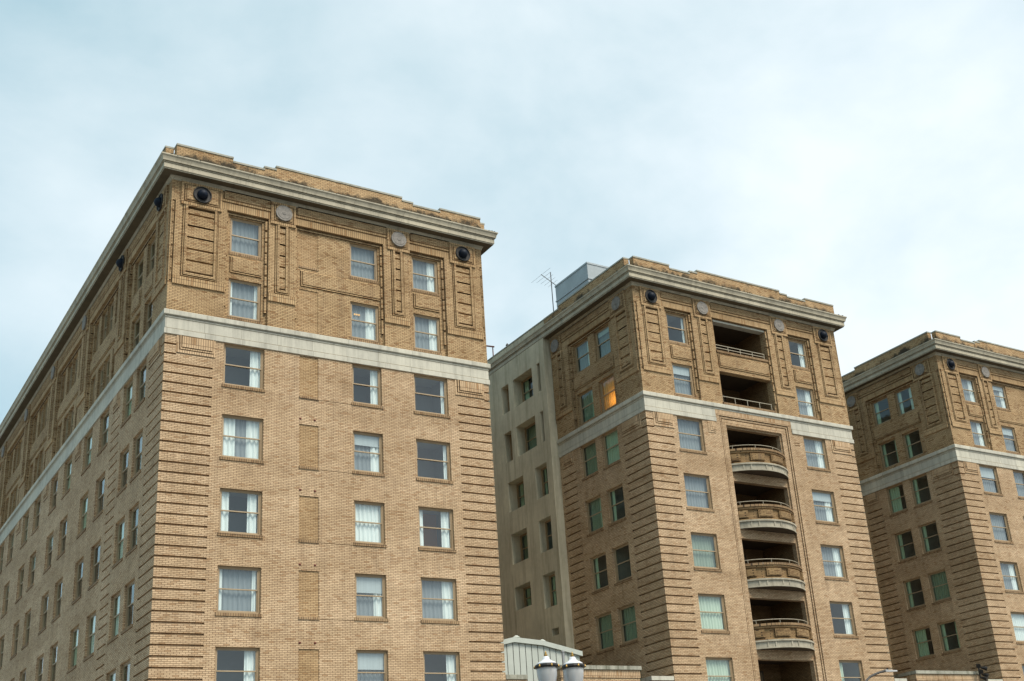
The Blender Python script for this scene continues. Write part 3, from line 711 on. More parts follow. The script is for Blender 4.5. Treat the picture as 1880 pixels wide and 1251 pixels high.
for fc, ox, oy, ln in (('right', X1, 0, D1),):
    Rf = Facade(W1, fc, ox, oy, ln, ZB, 29.5, (1, 0)); quoins(Rf, 0, 2.0, 'b', 'L'); chain(Rf, 0.04, 0.14, 24.6, 28.42, -0.10, -0.02)
    pilaster(Rf, 0.14, 2.0, 0.7, 1.5, 1.2, .7, 'disc'); Rf.build()
crown(W1, 0, X1, D1)
bk = W1.part('back_wall', 'wall'); bk.quad((X1, D1, 0), (0, D1, 0), (0, D1, 29.5), (X1, D1, 29.5), 'brick')
W1.build()

# ================================================================== middle wing with balconies
def side_short(W, x0, upper, lower):
    S = Facade(W, 'left', x0, 0, 8.02, ZB, 29.5, (1, 0))
    quoins(S, 0, 2.06, 'a', 'L')
    S.rect(6.50, 7.82, G0 - GP * 31, G0 + GH / 2, -0.10, 'wall_left')
    for k in range(31): S.rect(6.50, 7.82, G0 - GP * (k + 1) + GH / 2, G0 - GP * k - GH / 2, 0, f'pier_{k}', 'brick', 'quoin_band')
    quoin_panel(S, 6.62, 7.70)
    lower_windows(S, [(2.50, 3.92), (4.50, 5.93)], styles=lower, green=True)
    pilaster(S, 0.17, 2.08, 0.68, 1.58, 1.33, 0.72, 'disc', (0.05, 0.17))
    bay(S, 2.08, 6.30, [(2.55, 3.95, upper[0], upper[1], 1), (4.55, 6.0, upper[2], upper[3], 1)], panel=False)
    spandrel(S, 'ssp', 2.22, 6.15)
    frieze(S, 2.05, 6.86)
    pilaster(S, 6.30, 7.94, 6.98, 7.34, 7.38, 0.52, 'disc')
    S.build()
X2, X2R, D2 = 23.645, 38.40, 30.0
W2 = Wing('brick_building')
tag(W2.root, 'middle tan brick hotel wing with a column of curved balconies', 'building', 'wings of the tan brick hotel')
F = Facade(W2, 'front', X2, 0, X2R - X2, ZB, 29.5); o = X2
quoins(F, 0, 1.66, 'a', 'L'); quoins(F, 13.05, X2R - X2, 'b', 'R')
lower_windows(F, [(25.632 - o, 27.31 - o), (34.484 - o, 36.166 - o)], styles=[['sheer', 'sheer', 'sheerg', 'whiteg', 'whiteg'], ['sheerR', 'sheerR', 'sheerR', 'right', 'lg']])
bay(F, 1.97, 3.80, [(2.08, 3.43, 'thin', 'sheer')]); bay(F, 10.70, 12.58, [(10.87, 12.22, 'right', 'sheerR')])
bay(F, 5.20, 9.30, [], panel=False)
for z0, z1 in ((26.62, 28.32), (23.60, 25.41)): F.rect(5.44, 9.17, z0, z1, BAY - 0.35, hole=True)
F.rect(5.42, 9.17, 28.32, 28.42, BAY + 0.04, 'loggia_head', 'stone', 'lintel')
spandrel(F, 'spm', 5.46, 9.12)
F.rect(5.42, 9.17, 26.50, 26.62, BAY + 0.06, 'sill8', 'brick_sill', 'sill_course'); F.rect(5.42, 9.17, 23.48, 23.60, BAY + 0.06, 'sill7', 'brick_sill', 'sill_course')
frieze(F, 1.74, 3.97); frieze(F, 5.19, 9.60); frieze(F, 10.78, 12.93)
pilaster(F, 0.17, 1.97, 0.69, 1.50, 1.10, 0.66, 'dome', (0.05, 0.17)); pilaster(F, 3.80, 5.20, 4.38, 4.78, 4.58, 0.60, 'disc')
pilaster(F, 9.30, 10.70, 9.93, 10.32, 10.19, 0.60, 'disc'); pilaster(F, 12.58, 14.58, 13.29, 14.07, 13.65, 0.70, 'dome', (14.58, 14.70))
# tall recessed portal round the balconies
po0, po1 = 28.27 - o, 33.67 - o
F.rect(po0, po1, ZB, 23.04, 0.0, 'portal', 'brick', 'portal_surround'); F.rect(po0, po1, 22.74, 23.04, 0.015, 'portal', 'soldier')
F.rect(po0 + .27, po1 - .25, ZB, 22.74, -0.09, 'portal', 'brick'); F.rect(po0 + .32, po1 - .30, ZB, 22.69, -0.03, 'portal', 'brick'); F.rect(po0 + .40, po1 - .38, ZB, 22.61, -0.12, 'portal', 'brick'); F.rect(po0 + .45, po1 - .43, ZB, 22.56, -0.06, 'portal', 'brick')
F.rect(po0 + .45, po1 - .43, 22.30, 22.56, -0.055, 'portal', 'soldier')
F.rect(28.99 - o, 32.93 - o, ZB, 22.28, -0.17, 'portal', 'brick')
oa, ob = 29.05 - o, 32.86 - o
for r_ in range(5):
    zt = 22.19 - FH * r_ + (0 if r_ == 0 else 0.1)
    F.rect(oa, ob, zt - (2.2 if r_ == 0 else 2.3), zt, -0.45, hole=True)
# small ornaments beside the portal
k = 'orn'; a = 27.65 - o
F.rect(a, a + .50, 21.70, 22.33, 0.025, k, 'brick', 'quoin_panel'); F.rect(a + .16, a + .5, 21.80, 22.30, 0.05, k, 'soldier'); F.rect(a + .26, a + .5, 21.88, 22.28, 0.07, k, 'soldier')
for z in (21.66, 21.80): F.rect(33.74 - o, 34.14 - o, z, z + .06, -0.05, 'wall_front')
F.build()
def loggia(W, x0, x1, z0, z1, y0, door_x):
    b = W.part(f'log{z0:.1f}', 'loggia'); d = 2.7
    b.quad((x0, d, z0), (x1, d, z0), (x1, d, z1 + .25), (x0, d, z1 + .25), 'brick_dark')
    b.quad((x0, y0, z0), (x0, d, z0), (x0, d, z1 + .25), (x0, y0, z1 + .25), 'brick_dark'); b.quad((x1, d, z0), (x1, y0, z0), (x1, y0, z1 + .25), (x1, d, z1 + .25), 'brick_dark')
    b.quad((x0, y0, z1 + .25), (x0, d, z1 + .25), (x1, d, z1 + .25), (x1, y0, z1 + .25), 'loggia_plaster_shade'); b.quad((x0, d, z0), (x0, y0, z0), (x1, y0, z0), (x1, d, z0), 'dark_wood')  # ceiling and floor take dark colours to deepen the shade in here
    b.quad((x0, y0, z1), (x1, y0, z1), (x1, y0, z1 + .25), (x0, y0, z1 + .25), 'loggia_plaster_shade')
    k = f'ld{z0:.1f}'; dd = W.part(k, 'door'); dd.box(door_x, door_x + .95, d - .05, d - .004, z0, z0 + 2.1, 'door_paint')
    dd.box(door_x - .08, door_x - .002, d - .07, d - .004, z0, z0 + 2.18, 'dark_wood'); dd.box(door_x + .952, door_x + 1.03, d - .07, d - .004, z0, z0 + 2.18, 'dark_wood'); dd.box(door_x, door_x + .95, d - .07, d - .004, z0 + 2.102, z0 + 2.18, 'dark_wood')
    h = W.part(k + 'g', 'door_glass', k); h.quad((door_x + .18, d - .056, z0 + .5), (door_x + .77, d - .056, z0 + .5), (door_x + .77, d - .056, z0 + 1.9), (door_x + .18, d - .056, z0 + 1.9), 'glass')
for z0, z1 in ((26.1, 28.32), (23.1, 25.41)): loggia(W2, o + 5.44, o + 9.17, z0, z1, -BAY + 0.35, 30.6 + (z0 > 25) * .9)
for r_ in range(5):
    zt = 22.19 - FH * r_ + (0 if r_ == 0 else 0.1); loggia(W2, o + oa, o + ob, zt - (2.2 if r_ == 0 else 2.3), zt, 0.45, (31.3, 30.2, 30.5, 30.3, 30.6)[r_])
def railing(W, key, x0, x1, y, z0, zts, posts):
    b = W.part(key, 'railing')
    for z in zts: b.box(x0, x1, y - .016, y + .016, z - .016, z + .016, 'rail_paint')
    for i in range(posts):
        x = x0 + .02 + (x1 - x0 - .04) * i / (posts - 1); b.box(x - .014, x + .014, y - .014, y + .014, z0, max(zts) - .017, 'rail_paint')
railing(W2, 'rail8', o + 5.45, o + 9.0, 0.20, 26.62, (26.97, 26.80), 5); railing(W2, 'rail7', o + 5.45, o + 9.0, 0.20, 23.60, (23.97,), 5)
# curved balconies
BX0, BX1, SAG, BY = 29.02, 33.0, 0.66, 0.17
BCX = (BX0 + BX1) / 2; HWD = (BX1 - BX0) / 2; BR = (HWD ** 2 + (SAG + BY) ** 2) / (2 * (SAG + BY)); BCY = -SAG + BR; AMAX = math.asin(HWD / BR)
def arc_box(mb, t0, t1, ra, rb, z0, z1, mat, n=None):
    """t in -1..1 along the bow; ra outer, rb inner offset added to the radius"""
    n = n or max(1, int(abs(t1 - t0) * 14)); ring = []
    for i in range(n + 1):
        a = (t0 + (t1 - t0) * i / n) * AMAX; s, c = math.sin(a), math.cos(a)
        po = (BCX + (BR + ra) * s, BCY - (BR + ra) * c); pi = (BCX + (BR + rb) * s, BCY - (BR + rb) * c); ring.append((po, pi))
    for (p, q), (p2, q2) in zip(ring, ring[1:]):
        mb.quad((*p, z0), (*p2, z0), (*p2, z1), (*p, z1), mat); mb.quad((*q2, z0), (*q, z0), (*q, z1), (*q2, z1), mat)
        mb.quad((*p, z1), (*p2, z1), (*q2, z1), (*q, z1), mat); mb.quad((*q, z0), (*q2, z0), (*p2, z0), (*p, z0), mat)
    for (p, q), fl in ((ring[0], 0), (ring[-1], 1)):
        f = ((*q, z0), (*p, z0), (*p, z1), (*q, z1)); mb.quad(*(f if not fl else f[::-1]), mat)
PAN = [(-0.985, -0.745), (-0.50, -0.12), (0.08, 0.60), (0.76, 0.985)]
for r_ in range(4):
    zb = 19.72 - FH * r_; k = f'balc{r_}'
    b = W2.part(k, 'balcony'); arc_box(b, -1, 1, -0.09, -0.25, zb + 0.40, zb + 1.10, 'brick_weathered')
    sl = W2.part(k + 'slab', 'slab', k)
    # slab: solid half-disc built as a fan of strips between arc and wall
    n = 28
    for i in range(n):
        a0, a1 = (-1 + 2 * i / n) * AMAX, (-1 + 2 * (i + 1) / n) * AMAX
        rr = BR + 0.02; p = (BCX + rr * math.sin(a0), BCY - rr * math.cos(a0)); p2 = (BCX + rr * math.sin(a1), BCY - rr * math.cos(a1))
        yb = BY + 0.01
        sl.quad((*p, zb), (*p2, zb), (*p2, zb + .40), (*p, zb + .40), 'stone_weathered'); sl.quad((p[0], yb, zb), (p2[0], yb, zb), (*p2, zb), (*p, zb), 'loggia_plaster_shade')
        sl.quad((*p, zb + .40), (*p2, zb + .40), (p2[0], yb, zb + .40), (p[0], yb, zb + .40), 'stone_weathered')
    arc_box(sl, -1, 1, 0.085, 0.02, zb + 0.33, zb + 0.41, 'stone_weathered'); arc_box(sl, -1, 1, 0.055, 0.02, zb - 0.005, zb + 0.05, 'stone_weathered')
    for t in (-0.70, -0.52, -0.12, 0.07, 0.60, 0.72): arc_box(sl, t - 0.016, t + 0.016, 0.055, 0.02, zb + .05, zb + .33, 'stone_weathered', 1)
    for j, (t0, t1) in enumerate(PAN):
        arc_box(W2.part(f'{k}p{j}', 'panel', k), t0, t1, 0.02, -0.09, zb + 0.54, zb + 0.93, 'brick_weathered')
        arc_box(W2.part(f'{k}p{j}', 'panel', k), t0 + .03, t1 - .03, 0.04, 0.02, zb + 0.59, zb + 0.88, 'brick_weathered')
    arc_box(W2.part(k + 'base', 'base_course', k), -1, 1, 0.01, -0.09, zb + 0.41, zb + 0.47, 'brick_weathered')
    cp_ = W2.part(k + 'cap', 'cap_course', k); arc_box(cp_, -1, 1, 0.0, -0.2, zb + 1.00, zb + 1.105, 'brick_weathered'); arc_box(cp_, -1, 1, 0.045, -0.26, zb + 1.105, zb + 1.22, 'brick_sill')
    rl = W2.part(k + 'rail', 'railing', k)
    pts = [(BCX + (BR - .1) * math.sin(t * AMAX), BCY - (BR - .1) * math.cos(t * AMAX), zb + 1.42) for t in [-0.98 + 1.96 * i / 24 for i in range(25)]]
    rl.tube(pts, 0.020, 'rail_paint', 8)
    for t in (-0.9, -0.32, 0.25, 0.82): x, y = BCX + (BR - .1) * math.sin(t * AMAX), BCY - (BR - .1) * math.cos(t * AMAX); rl.tube([(x, y, zb + 1.2), (x, y, zb + 1.42)], 0.016, 'rail_paint', 6)
side_short(W2, X2, ('sheer', 'amber', 'sheerR', 'sheerRg'), [['whiteg', 'lg', 'dark', 'sheerg', 'sheerg'], ['sheerg', 'sheerRg', 'lg', 'sheerg', 'sheerg']])
Rf = Facade(W2, 'right', X2R, 0, D2, ZB, 29.5, (1, 0)); quoins(Rf, 0, 2.0, 'b', 'L'); chain(Rf, 0.04, 0.14, 24.6, 28.42, -0.10, -0.02); pilaster(Rf, 0.14, 2.0, 0.7, 1.5, 1.2, .7, 'disc'); Rf.build()
crown(W2, X2, X2R, D2, (po0 + o, po1 + o), side_segs=[(0.07, 6.45, 30.95), (6.45, 8.0, 30.76)], belt_depth=8.0)
bk = W2.part('back_wall', 'wall'); bk.quad((X2R, D2, 0), (X2, D2, 0), (X2, D2, 29.5), (X2R, D2, 29.5), 'brick')
W2.build()

# ================================================================== far wing
X3, X3R = 47.43, 62.10
W3 = Wing('brick_building')
tag(W3.root, 'far tan brick hotel wing cut off by the right edge', 'building', 'wings of the tan brick hotel')
F = Facade(W3, 'front', X3, 0, X3R - X3, ZB, 29.5); o = X3
quoins(F, 0, 1.66, 'a', 'L'); quoins(F, 13.0, X3R - X3, 'b', 'R')
lower_windows(F, [(1.97, 3.65), (5.26, 6.62), (10.7, 12.38)], styles=[['sheer', 'sheer', 'sheerR', 'white', 'sheer'], ['sheer', 'sheerR', 'sheer', 'sheer', 'sheer']])
bay(F, 1.90, 3.72, [(1.99, 3.36, 'sheerR', 'sheerR')]); bay(F, 4.98, 9.2, [(5.10, 6.45, 'sheerR', 'sheer')], panel=False); bay(F, 10.45, 12.3, [(10.6, 11.95, 'sheer', 'sheer')])
spandrel(F, 'spm', 5.10, 9.08)
frieze(F, 1.70, 3.95); frieze(F, 5.15, 9.35); frieze(F, 10.5, 12.6)
pilaster(F, 0.17, 1.90, 0.69, 1.50, 1.12, 0.66, 'dome', (0.05, 0.17)); pilaster(F, 3.72, 4.98, 4.22, 4.55, 4.52, 0.58, 'disc')
pilaster(F, 9.2, 10.45, 9.7, 10.0, 9.95, 0.58, 'disc'); pilaster(F, 12.3, 14.5, 12.9, 14.0, 13.4, 0.72, 'dome')
F.build()
side_short(W3, X3, ('open', 'lg', 'lg', 'lrg'), [['lg', 'lg', 'sheerg', 'lrg', 'halfg'], ['halfg', 'lg', 'lg', 'halfg', 'halfg']])
crown(W3, X3, X3R, D2, side_segs=[(0.07, 6.45, 30.95), (6.45, 8.0, 30.76)], belt_depth=8.0)
bk = W3.part('back_wall', 'wall'); bk.quad((X3R, D2, 0), (X3, D2, 0), (X3, D2, 29.5), (X3R, D2, 29.5), 'brick'); bk.quad((X3, 8.02, 0), (X3, D2, 0), (X3, D2, 29.5), (X3, 8.02, 29.5), 'stucco'); bk.quad((X3R, 0, 0), (X3R, D2, 0), (X3R, D2, 29.5), (X3R, 0, 29.5), 'brick')
W3.build()

# ================================================================== stucco rear building
def stucco_block(x0, label, full=True):
    W = Wing('stucco_building'); tag(W.root, label, 'building')
    xs = x0 - 0.47; Y0 = 8.03; Y1 = 29.0
    S = Facade(W, 'left', xs, Y0, Y1 - Y0, ZB, 29.555, (0, 0), 'stucco')
    def op(y0, y1, z0, z1, d, win=True):
        S.rect(y0 - Y0, y1 - Y0, z0, z1, -d, hole=True)
        b = W.part(f'rc{y0:.1f}{z0:.1f}', 'window_recess'); x = xs + d
        wy0, wy1 = y0, y1
        if not win: b.quad((x, y1, z0), (x, y0, z0), (x, y0, z1), (x, y1, z1), 'stucco')
        if win: window(W, 'left', xs, 0, wy0, wy1, z0, z1, d - 0.01, random.choice(('lg', 'dark', 'sheerg')), True, sill=False)
    if full:
        for z0, z1 in ((26.53, 28.25), (23.50, 25.32)):
            op(9.42, 11.52, z0, z1, 0.60); op(8.56, 8.88, z0, z1, 0.45, False); op(12.05, 12.88, z0, z1, 0.40)
        for r_ in range(3):
            zt = 22.28 - FH * r_; op(11.10, 12.80, zt - (1.75 if r_ < 2 else 1.3), zt, 0.60); op(8.59, 9.82, zt - 1.82, zt, 0.42)
        op(8.62, 9.27, 12.80, 13.18, 0.5, False)
    S.build()
    f = W.part('return_wall', 'wall'); f.quad((xs, Y0, 0), (x0 + .1, Y0, 0), (x0 + .1, Y0, 29.555), (xs, Y0, 29.555), 'stucco')
    f = W.part('pilaster_strip'); f.box(xs - 0.035, x0, Y0 - 0.05, Y0 - .002, 0, 24.35, 'stucco')
    p = W.part('parapet'); p.box(x0 - .31, x0 + .02, 8.015, Y1, 30.10, 30.68, 'stucco'); c = W.part('coping'); c.box(x0 - .34, x0 + .05, 8.02, Y1, 30.681, 30.75, 'coping')
    W.build(); return W
stucco_block(X2, 'pale stucco rear block with deep window recesses behind the near wing')
stucco_block(X3, 'stucco rear block in the gap between the middle and far wings', False)

# ================================================================== things on the roof
pt = empty('roof_penthouse', (26, 7, 30.16)); tag(pt, 'blue grey sheet metal penthouse on the roof of the middle wing', 'penthouse')
def child(mb, name, root, smooth=None):
    o = mb.obj(name, root, smooth); o.matrix_parent_inverse = root.matrix_world.inverted() if False else Matrix.Translation(-Vector(root.location)); return o
b = MB()
ya, yb_, zt0, zt1 = 6.94, 10.42, 34.5, 34.42
b.box(26.0, 29.2, ya, yb_, 30.16, zt1, 'metal_blue'); child(b, 'casing', pt)
b = MB(); b.box(25.97, 29.23, ya - .03, yb_ + .03, zt1 + .002, zt0 + .03, 'metal_blue'); child(b, 'roof_sheet', pt)
b = MB(); b.box(25.955, 25.998, ya - .03, yb_ + .03, 33.42, 33.50, 'metal_blue'); b.box(25.955, 29.2, ya - .045, ya - .002, 33.42, 33.50, 'metal_blue'); child(b, 'seam', pt)
for yy in ():
    b = MB(); b.box(25.97, 25.998, yy, yy + .04, 33.502, zt1, 'metal_blue'); child(b, 'seam', pt)
b = MB()
for i in range(10):
    t0, t1 = math.pi * i / 10, math.pi * (i + 1) / 10; c = (29.9, 33.35)
    f = lambda t: (c[0] - 1.75 * math.cos(t), c[1] + .60 * math.sin(t))
    (xa_, za), (xb_, zb_) = f(t0), f(t1); b.quad((xa_, 5.6, za), (xb_, 5.6, zb_), (xb_, 6.8, zb_), (xa_, 6.8, za), 'metal_blue'); b.quad((xa_, 5.6, 30.16), (xb_, 5.6, 30.16), (xb_, 5.6, zb_), (xa_, 5.6, za), 'metal_blue')
b.quad((28.15, 6.8, 30.16), (28.15, 5.6, 30.16), (28.15, 5.6, 33.35), (28.15, 6.8, 33.35), 'metal_blue'); child(b, 'vent_hood', pt)

an = empty('roof_antenna', (26, 10.81, 30.16)); tag(an, 'thin television antenna on a mast beside the roof penthouse', 'antenna')
b = MB(); b.tube([(26, 10.81, 30.16), (26, 10.81, 35.65)], 0.028, 'metal_dark', 8); child(b, 'mast', an)
Ab, Bb = Vector((26.0, 11.86, 36.0)) , Vector((26.0, 10.36, 34.57))
Ab = Vector((25.2, 11.05, 35.32)); Bb = Vector((26.75, 10.93, 34.98))
def ray_at(u, v, ycoord=None, x=None):
    d = fwd + r2 * ((u - 1087.115) / FPX) - u2 * ((v - 701.7575) / FPX); c = Vector(CAM)
    t = (x - c.x) / d.x if x is not None else (ycoord - c.y) / d.y
    return c + d * t
Ab = ray_at(890 + 588 / 5.687, 480 + 138 / 5.687, x=25.6); Bb = ray_at(890 + 740 / 5.687, 480 + 248 / 5.687, x=26.12)
b = MB(); b.tube([tuple(Ab), tuple(Bb)], 0.022, 'metal_dark', 6); child(b, 'boom', an)
for i, ln in enumerate((1.35, 1.0, 0.85, 0.75, 0.65)):
    p = Ab.lerp(Bb, 0.03 + i * 0.2); b = MB(); b.tube([(p.x, p.y - ln * .75, p.z), (p.x, p.y + ln * .9, p.z)], 0.007, 'metal_dark', 5); child(b, 'element', an)

DX = lambda a, b_, x: ray_at(890 + a / 5.687, 480 + b_ / 5.687, x=x)
p0, p1 = DX(15, 985, 23.75), DX(205, 885, 23.75); m_ = MB(); m_.smooth = True; rd = random.Random(4)
pp = [p0.lerp(p1, t) for t in [i / 9 for i in range(10)]]
m_.tube([(p.x, p.y, 30.80 + rd.uniform(-.03, .05)) for p in pp], [0.16 + rd.uniform(-.03, .03) for _ in pp], 'coping', 10)
tag(m_.obj('roof_duct'), 'pale lagged pipe lying along the stucco roof edge', 'pipe')
q = DX(235, 870, 23.7); m_ = MB(); m_.lathe((q.x, q.y, 30.16), [(0.04, 0), (0.04, .85), (0.10, .88), (0.10, .94), (0.02, 1.06)], 'metal_dark', 12); tag(m_.obj('vent_pipe'), 'thin dark vent pipe above the stucco parapet', 'pipe')
q1, q0 = DX(95, 893, 24.2), DX(-80, 872, 24.2); m_ = MB(); m_.tube([tuple(q0), tuple(q1)], 0.05, 'rust', 8)
for t in (0.05, 0.93): p = q0.lerp(q1, t); m_.tube([tuple(p), (p.x, p.y, 30.16)], 0.035, 'rust', 8)
tag(m_.obj('roof_rail'), 'rusty red rail end showing beside the near wing at roof level', 'rail')

# ================================================================== low buildings between the wings
def pavilion(x0, x1, label, dp=7.0):
    W = Wing('brick_pavilion'); tag(W.root, label, 'building', 'low brick pavilions between the wings')
    b = W.part('wall'); b.box(x0, x1, 0.0, dp, 0, 9.47, 'brick')
    s = W.part('soldier_course'); s.box(x0 - .03, x1 + .03, -0.03, dp - .1, 9.12, 9.44, 'soldier', 'tb')
    c = W.part('coping_moss'); c.box(x0 - .07, x1 + .07, -0.10, dp + .05, 9.471, 9.64, 'coping_moss')
    W.build(); return W
pavilion(17.40, 21.66, 'low brick pavilion with weathered coping between near and middle wings', 1.3)
pavilion(40.15, 45.30, 'low brick pavilion with weathered coping between middle and far wings')
def stub(x0, x1, label, mat):
    b = empty('garden_wall', (x0, 0, 0)); tag(b, label, 'wall', 'stub walls against the wings')
    m_ = MB(); m_.box(x0 + .01, x1 - .01, 0.05, 0.75, 0, 9.03, 'brick'); child(m_, 'wall', b); m_ = MB(); m_.box(x0, x1 - .005, 0.0, 0.8, 9.031, 9.22, mat); child(m_, 'coping', b)
stub(14.66, 15.72, 'short brick stub wall against the near wing with mossy coping', 'coping_moss')
stub(22.32, 23.62, 'short brick stub wall against the middle wing left corner', 'stone')
stub(38.43, 39.38, 'short brick stub wall against the middle wing right corner', 'stone')
stub(46.1, 47.40, 'short brick stub wall against the far wing left corner', 'stone')
# pale metal shed
sh = empty('metal_shed', (17.9, 3, 0)); tag(sh, 'pale green ribbed metal shed with gable between near and middle wings', 'shed')
YS = 3.0
tops = [(14.9, 10.72), (16.9, 11.17), (18.45, 11.05), (20.5, 10.62)]
def ztop(x):
    for (a, za), (b_, zb_) in zip(tops, tops[1:]):
        if a - 1e-6 <= x <= b_ + 1e-6: return za + (zb_ - za) * (x - a) / (b_ - a)
n = 17
for i in range(n):
    a, b_ = 14.9 + (20.5 - 14.9) * i / n, 14.9 + (20.5 - 14.9) * (i + 1) / n
    m_ = MB(); g = 0.018
    za, zb_ = ztop(a + g), ztop(b_ - g)
    m_.quad((a + g, YS - .03, 0), (b_ - g, YS - .03, 0), (b_ - g, YS - .03, zb_), (a + g, YS - .03, za), 'shed_paint'); m_.quad((a + g, YS, 0), (a + g, YS - .03, 0), (a + g, YS - .03, za), (a + g, YS, za), 'shed_paint'); m_.quad((b_ - g, YS - .03, 0), (b_ - g, YS, 0), (b_ - g, YS, zb_), (b_ - g, YS - .03, zb_), 'shed_paint')
    child(m_, 'panel', sh)
m_ = MB(); i0 = 0
m_.v = [(x, YS, 0) for x in (14.9, 20.5)] + [(x, YS, z) for x, z in reversed(tops)]; m_.f = [tuple(range(len(m_.v)))]; m_.m = ['metal_dark']
m_.quad((14.9, 9, 0), (14.9, YS, 0), (14.9, YS, 10.72), (14.9, 9, 10.72), 'shed_paint'); m_.quad((20.5, YS, 0), (20.5, 9, 0), (20.5, 9, 10.62), (20.5, YS, 10.62), 'shed_paint'); child(m_, 'body', sh)
for (a, za), (b_, zb_) in zip(tops, tops[1:]):
    m_ = MB(); e0 = 0.1 if a == 14.9 else 0; e1 = 0.1 if b_ == 20.5 else 0; y0 = YS - .14
    a2, b2 = a - e0, b_ + e1; sl = (zb_ - za) / (b_ - a); za2, zb2 = za - sl * e0, zb_ + sl * e1
    for z_off, zo2 in ((0.0, 0.22),):
        m_.quad((a2, y0, za2), (b2, y0, zb2), (b2, y0, zb2 + zo2), (a2, y0, za2 + zo2), 'shed_paint'); m_.quad((a2, y0, za2 + zo2), (b2, y0, zb2 + zo2), (b2, 9, zb2 + zo2), (a2, 9, za2 + zo2), 'shed_paint'); m_.quad((a2, 9, za2), (b2, 9, zb2), (b2, y0, zb2), (a2, y0, za2), 'shed_paint')
    child(m_, 'roof_sheet', sh)
for x in (17.35, 18.75):
    m_ = MB(); m_.lathe((x, YS + .4, ztop(x) + .2), [(0.12, 0), (0.12, .12), (0.2, .14), (0.05, .24)], 'shed_paint', 12); child(m_, 'roof_vent', sh)
m_ = MB(); m_.tube([(17.36, -0.35, 0), (17.36, -0.35, 10.12)], 0.065, 'metal_grey', 10); m_.lathe((17.36, -0.35, 10.12), [(0.085, 0), (0.085, .06), (0.02, .1)], 'metal_grey', 10)
tag(m_.obj('pipe_stack'), 'grey metal pipe stack in front of the pale shed', 'pipe')

# ================================================================== street furniture
LY = -22.0
la = ray_at(880 + 610 / 4.947, 1050 + 855 / 4.947, ycoord=LY); lb = ray_at(880 + 853 / 4.947, 1050 + 872 / 4.947, ycoord=LY)
lamp = empty('street_lamp', (0, 0, 0)); lx = (la.x + lb.x) / 2; lamp.location = (lx, LY, 0)
tag(lamp, 'twin headed white capped acorn street lamp in front of the shed', 'street lamp')
zb = (la.z + lb.z) / 2
m_ = MB(); m_.lathe((lx, LY, 0), [(0.24, 0), (0.24, .25), (0.17, .35), (0.15, .8), (0.09, .95), (0.075, zb - 1.4), (0.10, zb - 1.35), (0.10, zb - 1.25), (0.05, zb - 1.2), (0.05, zb - .95), (0.01, zb - .85)], 'black_paint', 16); child(m_, 'post', lamp)
for p in (la, lb):
    m_ = MB(); m_.tube([(lx, LY, zb - 1.15), ((lx + p.x) / 2, LY, zb - 1.22), (p.x, LY, zb - 1.12), (p.x, LY, zb - .78)], 0.04, 'black_paint', 8); child(m_, 'arm', lamp)
    m_ = MB(); m_.smooth = True; m_.lathe((p.x, LY, zb), [(0.09, -.62), (0.12, -.58), (0.17, -.42), (0.215, -.20), (0.225, -.06), (0.215, -.02)], 'lantern_glass', 24); g = child(m_, 'globe', lamp)
    m_ = MB(); m_.lathe((p.x, LY, zb), [(0.05, -.80), (0.13, -.72), (0.13, -.62), (0.08, -.60)], 'black_paint', 16); child(m_, 'lantern_base', lamp)
    m_ = MB(); m_.lathe((p.x, LY, zb), [(0.21, -.035), (0.255, -.03), (0.265, 0.0), (0.255, .035), (0.22, .05)], 'black_paint', 24); child(m_, 'band', lamp)
    m_ = MB(); m_.smooth = True; m_.lathe((p.x, LY, zb), [(0.225, .04), (0.215, .07), (0.17, .10), (0.135, .112), (0.11, .13), (0.075, .165), (0.07, .20), (0.05, .218), (0.02, .222)], 'white_paint', 24); child(m_, 'cap', lamp)
    m_ = MB(); m_.smooth = True; m_.lathe((p.x, LY, zb + .218), [(0.018, 0), (0.036, .016), (0.040, .036), (0.02, .06), (0.026, .076), (0.012, .10), (0.002, .125)], 'brass', 12); child(m_, 'finial', lamp)
    for a in range(6):
        t = a * math.pi / 3 + .4; m_ = MB(); m_.lathe((p.x + .262 * math.cos(t), LY + .262 * math.sin(t), zb), [(0.01, -.03), (0.022, -.02), (0.024, 0), (0.012, .03)], 'brass', 8); child(m_, 'stud', lamp)
    m_ = MB(); m_.tube([(p.x, LY, zb - .55), (p.x, LY, zb - .18)], 0.03, 'white_paint', 8); child(m_, 'bulb', lamp)
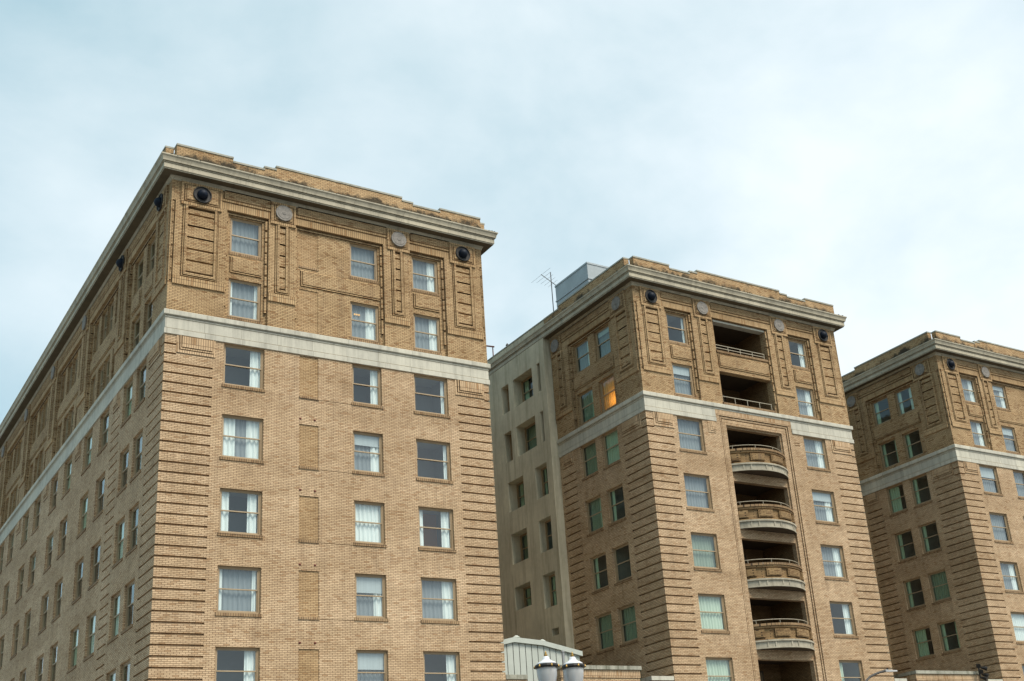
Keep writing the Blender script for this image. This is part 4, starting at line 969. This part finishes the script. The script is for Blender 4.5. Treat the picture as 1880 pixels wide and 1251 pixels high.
# arched road light
CY = -12.0
tip = ray_at(1560 + 470 / 5.875, 1150 + 470 / 5.875, ycoord=CY); elb = ray_at(1560 + 380 / 5.875, 1150 + 485 / 5.875, ycoord=CY); q3 = ray_at(1560 + 270 / 5.875, 1150 + 520 / 5.875, ycoord=CY); q4 = ray_at(1560 + 170 / 5.875, 1150 + 600 / 5.875, ycoord=CY)
sl_ = empty('road_light', (q4.x - .55, CY, 0)); tag(sl_, 'grey road light with curved arm in front of the middle wing', 'street lamp')
m_ = MB(); m_.tube([tuple(elb), tuple(elb.lerp(q3, .5) + Vector((0, 0, .02))), tuple(q3), tuple(q3.lerp(q4, .5) + Vector((-.02, 0, .04))), tuple(q4), (q4.x - .35, CY, q4.z - .5), (q4.x - .5, CY, q4.z - 1.1), (q4.x - .55, CY, q4.z - 1.8)], 0.045, 'metal_dark', 8); child(m_, 'arm', sl_)
m_ = MB(); m_.tube([(q4.x - .55, CY, 0), (q4.x - .55, CY, q4.z - 1.8)], [0.11, 0.075], 'metal_dark', 12); child(m_, 'post', sl_)
m_ = MB(); x0, x1 = elb.x - .02, tip.x + .1; z = elb.z
m_.v = [(x0, CY - .07, z - .03), (x1, CY - .12, z - .02), (x1, CY + .12, z - .02), (x0, CY + .07, z - .03), (x0, CY - .05, z + .06), (x1, CY - .09, z + .03), (x1, CY + .09, z + .03), (x0, CY + .05, z + .06)]
m_.f = [(3, 2, 1, 0), (4, 5, 6, 7), (0, 1, 5, 4), (1, 2, 6, 5), (2, 3, 7, 6), (3, 0, 4, 7)]; m_.m = ['metal_grey'] * 6; child(m_, 'lamp_head', sl_)
m_ = MB(); m_.lathe(((x0 * .7 + x1 * .3), CY, z + .05), [(0.035, 0), (0.035, .07), (0.01, .08)], 'black_paint', 10); child(m_, 'photocell', sl_)
# black flood lights at the pavilion corner
fl = empty('flood_light', (45.28, -0.1, 9.3)); tag(fl, 'cluster of small black flood lights at the right pavilion corner', 'flood light')
m_ = MB(); m_.tube([(45.30, -0.14, 9.25), (45.30, -0.14, 9.95)], 0.04, 'black_paint', 8); child(m_, 'bracket', fl)
for dx, dz, tx in ((-.18, .72, -.22), (.10, .58, .2), (-.10, .42, -.18), (.12, .20, .16), (.0, .02, .1)):
    m_ = MB(); c = Vector((45.30 + dx, -.2, 9.25 + dz)); m_.tube([tuple(c), tuple(c + Vector((tx * .6, -.16, -.06))), tuple(c + Vector((tx, -.28, -.12)))], [0.05, 0.10, 0.13], 'black_paint', 10); child(m_, 'lamp_head', fl)
